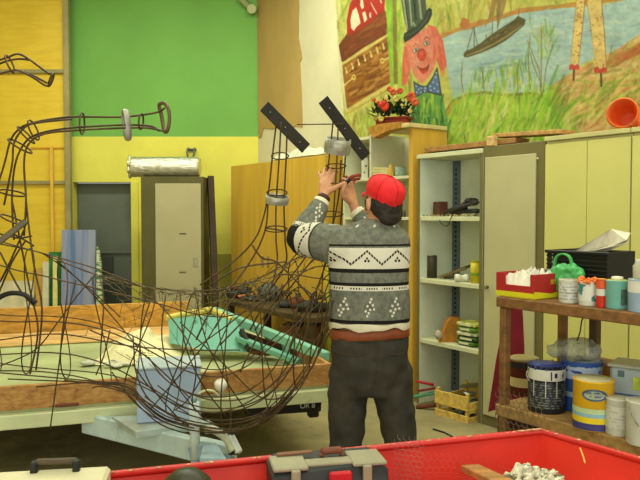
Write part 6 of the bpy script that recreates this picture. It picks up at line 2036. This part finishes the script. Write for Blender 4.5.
# clear plastic bag on the tins
mb = MB()
cbp = PW(576, 362, .2, T0)
cl = M('clear_bag', (150, 152, 136), .2, var=.3, alpha=.5, spec=.6, bump=.4, sc=20)
ztop = ZL + place(564, 605, 360, .24, ZL)[2] + .003
base = Vector((cbp.x, cbp.y, ztop))
mb.ball(base + Vector((0, 0, .042)), .1, 4, (1.05, .75, .45), jitter=.3, freq=14)
for v in mb.bm.verts:
    if v.co.z < ztop: v.co.z = ztop + .001
    d_ = (Vector((v.co.x, v.co.y)) - Vector((base.x - .0, base.y))).length
    v.co.z += .018 * mnoise.noise(v.co * 30) + max(0, .05 - d_) * .2
    v.co.z = max(v.co.z, ztop + .0008)
tag(mb.build('clear_plastic_bag', cl), 'crumpled clear plastic bag resting on the blue bucket', 'bag')
# dangling wire from the upper shelf
mb = MB()
mb.tube(smooth_path([PW(587, 314, .16, T0), PW(582, 320, .16, T0), PW(580, 332, .16, T0), PW(577, 341, .16, T0)], 5), .003, 5)
tag(mb.build('hanging_wire', m_black), 'thin dark wire hanging from the upper rack shelf', 'wire')
# chicken wire roll end near the rack foot
def hexmesh(mb, origin, ex, ey, nx, ny, cell, r, bulge=None):
    """hexagonal netting made of real thin wires"""
    seen = set()
    def node(i, j):
        p = origin + ex * (i * cell * .866) + ey * (j * cell * .5)
        if bulge: p = bulge(p, i, j)
        return p
    def seg(a, b):
        k = (min(a, b), max(a, b))
        if k in seen: return
        seen.add(k)
        mb.tube([node(*a), node(*b)], r, 3, cap=False)
    for i in range(nx):
        for j in range(ny):
            x = i; y = j * 6 + (3 if i % 2 else 0)
            v = [(x, y), (x + 1, y + 1), (x + 1, y + 3), (x, y + 4)]
            for p, q in zip(v, v[1:]): seg(p, q)
            seg((x, y + 4), (x, y + 6))
mb = MB()
po = PW(496, 452, -.08, T0)
hexmesh(mb, PW(495, 447, -.05, T0), D, Vector((0, 0, 1)), 18, 5, .016, .0014)
mb_ = mb.build('chicken_wire', M('netting_wire', (120, 110, 84), .4, metal=.4))
tag(mb_, 'upright piece of chicken wire before the foot of the paint rack', 'wire mesh')
tag(MB().rbox(-.05, .1, .05, .3, 0, PW(510, 414, .05, T0).z, .006, T0).build('maroon_crate', M('dark_maroon', (72, 34, 28), .7, var=.15)), 'dark maroon box on the floor under the rack end', 'box')
# stuff below the lower shelf
for i, (px0, px1, yt, w, rgb, lb) in enumerate([(556, 572, 432, .2, (196, 150, 90), 'tan box under the lower rack shelf'), (576, 590, 444, .15, (44, 46, 40), 'black box under the lower rack shelf'), (600, 640, 456, .2, (90, 100, 90), 'grey green box under the lower rack shelf')]):
    c, r, h = place(px0, px1, yt, w, 0)
    h = min(h, ZL - .08)
    tag(MB().box(c + Vector((0, 0, h / 2)), (r * 2, .1, h), RANG + .5, .004).build('storage_box', M('stbox%d' % i, rgb, .7)), lb, 'box', 'boxes under the paint rack')

# ================================================================== RED TRAY IN THE FOREGROUND
ZR = .925
m_red = M('red_enamel', (196, 38, 28), .42, var=.06, sc=4, dirt=(168, 30, 26), dirt_amt=.15, spec=.4)
m_redin = M('red_enamel_in', (206, 44, 28), .45, var=.07, sc=6)
m_chip = M('chipped_edge', (196, 150, 110), .6, var=.3, sc=50)
k0 = PZ(100, 476, ZR); k1 = PZ(541, 431.5, ZR); k2 = PZ(664, 467, ZR)
k3 = k2 + Vector((-.10, -.55, 0)); k4 = Vector((k0.x - .05, .95, ZR))
rim = [k0, k1, k2, k3, k4]
cen = sum(rim, Vector()) / 5
ZF = .76
flo = []
for p in rim:
    q = cen + (p - cen) * .86; q.z = ZF
    flo.append(q)
ry = thing('red_tray', 'large red metal tray cart holding scrap in the foreground', 'tray', (cen.x, cen.y, 0))
mb = MB()
for i in range(5):
    a, b = rim[i], rim[(i + 1) % 5]; c_, d_ = flo[(i + 1) % 5], flo[i]
    nrm = (b - a).cross(Vector((0, 0, 1))).normalized()
    if nrm.dot(cen - a) > 0: nrm = -nrm
    mb.prism([a, b, c_, d_], nrm * .012)
mb.build('walls', m_redin, ry)
MB().prism(flo, (0, 0, -.012)).build('floor_plate', m_red, ry)
mb = MB()
pts = []
for i in range(5):
    pts.append(rim[i])
mb.tube(pts, .010, 8, closed=True)
rmo = mb.build('rim', m_red, ry)
mb = MB()
for i in range(46):
    t = rnd.random()
    seg_ = rnd.choice([0, 0, 0, 1])
    p = rim[seg_].lerp(rim[seg_ + 1], t)
    mb.ball(p + Vector((rnd.uniform(-.004, .004), -.004, .008)), rnd.uniform(.002, .0045), 1, (2.2, 1, .6))
for i in range(14):
    p = rim[0].lerp(rim[1], .985 + rnd.uniform(-.05, .012)); mb.ball(p + Vector((0, -.004, .009)), .005, 1, (2, 1, .6))
mb.build('chips', m_chip, rmo)['kind'] = 'stuff'
for p in (flo[0], flo[1], flo[2], flo[3], flo[4]):
    q = cen + (p - cen) * .9
    MB().box((q.x, q.y, (ZF - .012) / 2), (.05, .05, ZF - .013), 0, .004).build('leg', m_red, ry)

# toolbox
tbc = Vector((0, 0, 0))
f0 = P(268, 480, 1.55); 
TBY = 1.68
x0 = P(264, 470, TBY).x; x1 = P(389, 460, TBY).x
ztb = P(330, 469, TBY - .04).z
ta = .20
tbx = thing('toolbox', 'grey and black toolbox with red latch in the red tray', 'toolbox', ((x0 + x1) / 2, TBY + .02, ZF))
tc = Vector(((x0 + x1) / 2, TBY + .02, 0))
Lb = (x1 - x0) * .93
m_tg = M('toolbox_black', (44, 46, 42), .5, var=.12); m_tl = M('toolbox_grey', (150, 144, 116), .55, var=.08, sc=8)
Rtb = Matrix.Rotation(ta, 3, 'Z')
def tbl(v): return tc + Rtb @ Vector(v)
MB().box(tbl((0, 0, 0)) + Vector((0, 0, (ZF + .001 + ztb - .04) / 2)), (Lb, .11, ztb - .04 - ZF), ta, .008).build('body', m_tg, tbx)
lid = MB()
lid.prism([tbl((-Lb / 2, -.062, ztb - .045)), tbl((Lb / 2, -.062, ztb - .045)), tbl((Lb / 2, -.055, ztb - .012)), tbl((Lb / 2 - .02, -.04, ztb)), tbl((-Lb / 2 + .02, -.04, ztb)), tbl((-Lb / 2, -.055, ztb - .012))], Rtb @ Vector((0, .115, 0)))
lido = lid.build('lid', m_tg, tbx)
for s in (-1, 1):
    MB().box(tbl((s * (Lb / 2 - .045), -.01, ztb + .003)), (.085, .095, .010), ta, .004).build('corner_panel', m_tl, lido)
    MB().box(tbl((s * (Lb / 2 - .055), -.065, ztb - .03)), (.022, .012, .07), ta, .003).build('clasp', m_tl, lido)
MB().box(tbl((0, -.02, ztb + .003)), (Lb - .17, .04, .008), ta, .003).build('top_panel', m_tl, lido)
MB().box(tbl((.02, -.068, ztb - .03)), (.055, .014, .05), ta, .005).build('latch', M('latch_red', (196, 34, 40), .45), tbx)
hm = M('handle_rust', (112, 62, 38), .6, var=.2)
ho = MB().bar(tbl((-.01, .02, ztb + .016)), tbl((.045, .02, ztb + .017)), .022, .014, .005).build('handle', hm, tbx)
for s in (-.008, .042):
    MB().bar(tbl((s, .02, ztb + .004)), tbl((s, .02, ztb + .012)), .012, .02, .003).build('handle_post', hm, ho)
MB().bar(tbl((-.12, .03, ztb + .012)), tbl((-.03, .03, ztb + .014)), .014, .006, .002).build('folded_handle', M('handle_brown', (124, 84, 58), .6), tbx)

# pale case at the lower left with a black handle
CY = 1.58
a = P(-60, 474, CY); b = P(111, 464.5, CY + .06)
zc2 = P(90, 474.5, CY).z
cs = thing('pale_case', 'pale case with black carrying handle at the bottom left corner', 'case', (a.x + .25, CY, 0))
m_pc = M('pale_plastic', (206, 198, 160), .5, var=.06, dirt=(176, 164, 120), dirt_amt=.15)
dirc = (b - a); dirc.z = 0
Lc = dirc.length; dirc.normalize()
ca = atan2(dirc.y, dirc.x)
pc = Vector(((a.x + b.x) / 2, (a.y + b.y) / 2, 0)) + Vector((-dirc.y, dirc.x, 0)) * -.12
MB().box(pc + Vector((0, 0, zc2 - .13)), (Lc, .24, .26), ca, .008).build('body', m_pc, cs)
MB().box(pc + Vector((0, 0, zc2 - .06)), (Lc + .006, .246, .008), ca, .002).build('seam', M('pale_plastic_dark', (160, 152, 118), .5), cs)
h0 = P(35, 466, CY + .02); h1 = P(77, 463, CY + .03)
h0.z = h1.z = zc2
hb = MB().bar(h0 + Vector((0, 0, .022)), h1 + Vector((0, 0, .022)), .018, .012, .004).build('handle', M('handle_grip', (74, 62, 42), .5), cs)
for p in (h0, h1): MB().box(p + Vector((0, -.004, .008)), (.016, .022, .034), ca, .003).build('handle_post', m_black, hb)
# stool carrying the case
st = thing('low_cabinet', 'plain dark cabinet carrying the pale case at the bottom left', 'cabinet', (pc.x, pc.y, 0))
MB().box(pc + Vector((0, 0, (zc2 - .262) / 2)), (Lc - .05, .22, zc2 - .263), ca, .004).build('body', M('low_cab', (96, 90, 66), .6), st)

# dark dome in the tray
dm = P(187, 478, 1.5)
t_ = thing('dark_helmet', 'dark olive rounded helmet shell in the tray left of the toolbox', 'helmet', (dm.x, dm.y, ZF))
zd_ = P(187, 469.5, 1.5).z
prof = [(.062, ZF - zd_ + .001)]
prof = [(.075, 0), (.075, (zd_ - ZF) * .55), (.068, (zd_ - ZF) * .75), (.05, (zd_ - ZF) * .9), (.028, (zd_ - ZF) * .98), (.002, zd_ - ZF)]
MB().lathe(prof, (dm.x, dm.y, ZF + .001), 30).build('shell', M('dark_olive_shell', (48, 48, 28), .4, var=.1), t_)
MB().lathe([(.076, .02), (.084, .024), (.076, .03)], (dm.x, dm.y, ZF), 30, cap=False).build('rim', m_black, t_)

# rubble, wood, netting in the tray
a = P(470, 468, 1.84); b = P(520, 492, 1.55)
tag(MB().bar(a, b, .05, .018, .002).build('wood_strip', wood('strip_pine', (168, 122, 66), 4)), 'strip of wood leaning in the red tray left of the rubble', 'wood strip')
mb = MB()
def heap(px, Y):
    e_ = max(0, 1 - ((px - 530) / 52.0) ** 2) * max(0, 1 - ((Y - 1.735) / .115) ** 2)
    q = Vector((px * .09, Y * 34, 2.0))
    return ZF + .004 + e_ ** .5 * (.132 + .03 * mnoise.noise(q * .5) + .035 * abs(mnoise.noise(q)) + .012 * mnoise.noise(q * 2.6))
g = []
for i in range(70):
    row = []
    for j in range(40):
        px = 476 + 108 * i / 69; Y = 1.62 + .23 * j / 39
        p = P(px, 472, Y); p.z = heap(px, Y)
        row.append(mb.bm.verts.new(p))
    g.append(row)
for i in range(69):
    for j in range(39): mb.bm.faces.new((g[i][j], g[i + 1][j], g[i + 1][j + 1], g[i][j + 1]))
for i in range(120):
    px = rnd.uniform(490, 570); Y = rnd.uniform(1.66, 1.82)
    p = P(px, 472, Y); p.z = heap(px, Y) + .002
    mb.ball(p, rnd.uniform(.002, .007), 1, (1.5, 1, .7), jitter=.8, freq=60, mi=rnd.choice([0, 0, 1]))
tag(mb.build('white_rubble', [M('rubble_white', (196, 186, 160), .85, var=.35, sc=60), M('rubble_grey', (120, 108, 84), .9)] , None), 'white crumbled rubble heaped in the corner of the red tray', 'rubble', kind='stuff')
# netting drooping inside the far wall
mb = MB()
na, nb = P(392, 452, 1.86), P(590, 440, 1.80)
nx_ = (nb - na); nx_.z = 0; nl = nx_.length; nx_.normalize()
def bulge(p, i, j):
    t = (p - na).dot(nx_) / nl
    return p + Vector((0, -.05 * sin(pi * max(0, min(1, t))) - .02 * sin(j * .35), .035 * sin(t * 5.0) - .02 * t))
o_ = Vector((na.x, na.y - .02, ZF + .012))
hexmesh(mb, o_, nx_, Vector((0, -.25, .97)), int(nl / (.009 * .866)), 5, .009, .0004, bulge)
tag(mb.build('chicken_wire', M('fine_netting', (206, 84, 66), .5, metal=.2)), 'loose chicken wire draped inside the far side of the red tray', 'wire mesh')
mb = MB()
ma = P(391, 470, 1.84)
hexmesh(mb, Vector((ma.x, ma.y - .03, ZF + .012)), Vector((.92, -.38, 0)), Vector((.03, -.02, 1)), 10, 7, .009, .0005)
tag(mb.build('chicken_wire', M('grey_netting', (140, 136, 120), .4, metal=.4)), 'small grey chicken wire roll standing in the tray right of the toolbox', 'wire mesh')
tag(MB().tube(smooth_path([P(580, 448, 1.80), P(583, 456, 1.78), P(585, 463, 1.765)], 4), .0025, 5).build('yellow_straw', M('straw_y', (214, 170, 80), .5)), 'thin yellow straw stuck on the right inner side of the tray', 'straw')
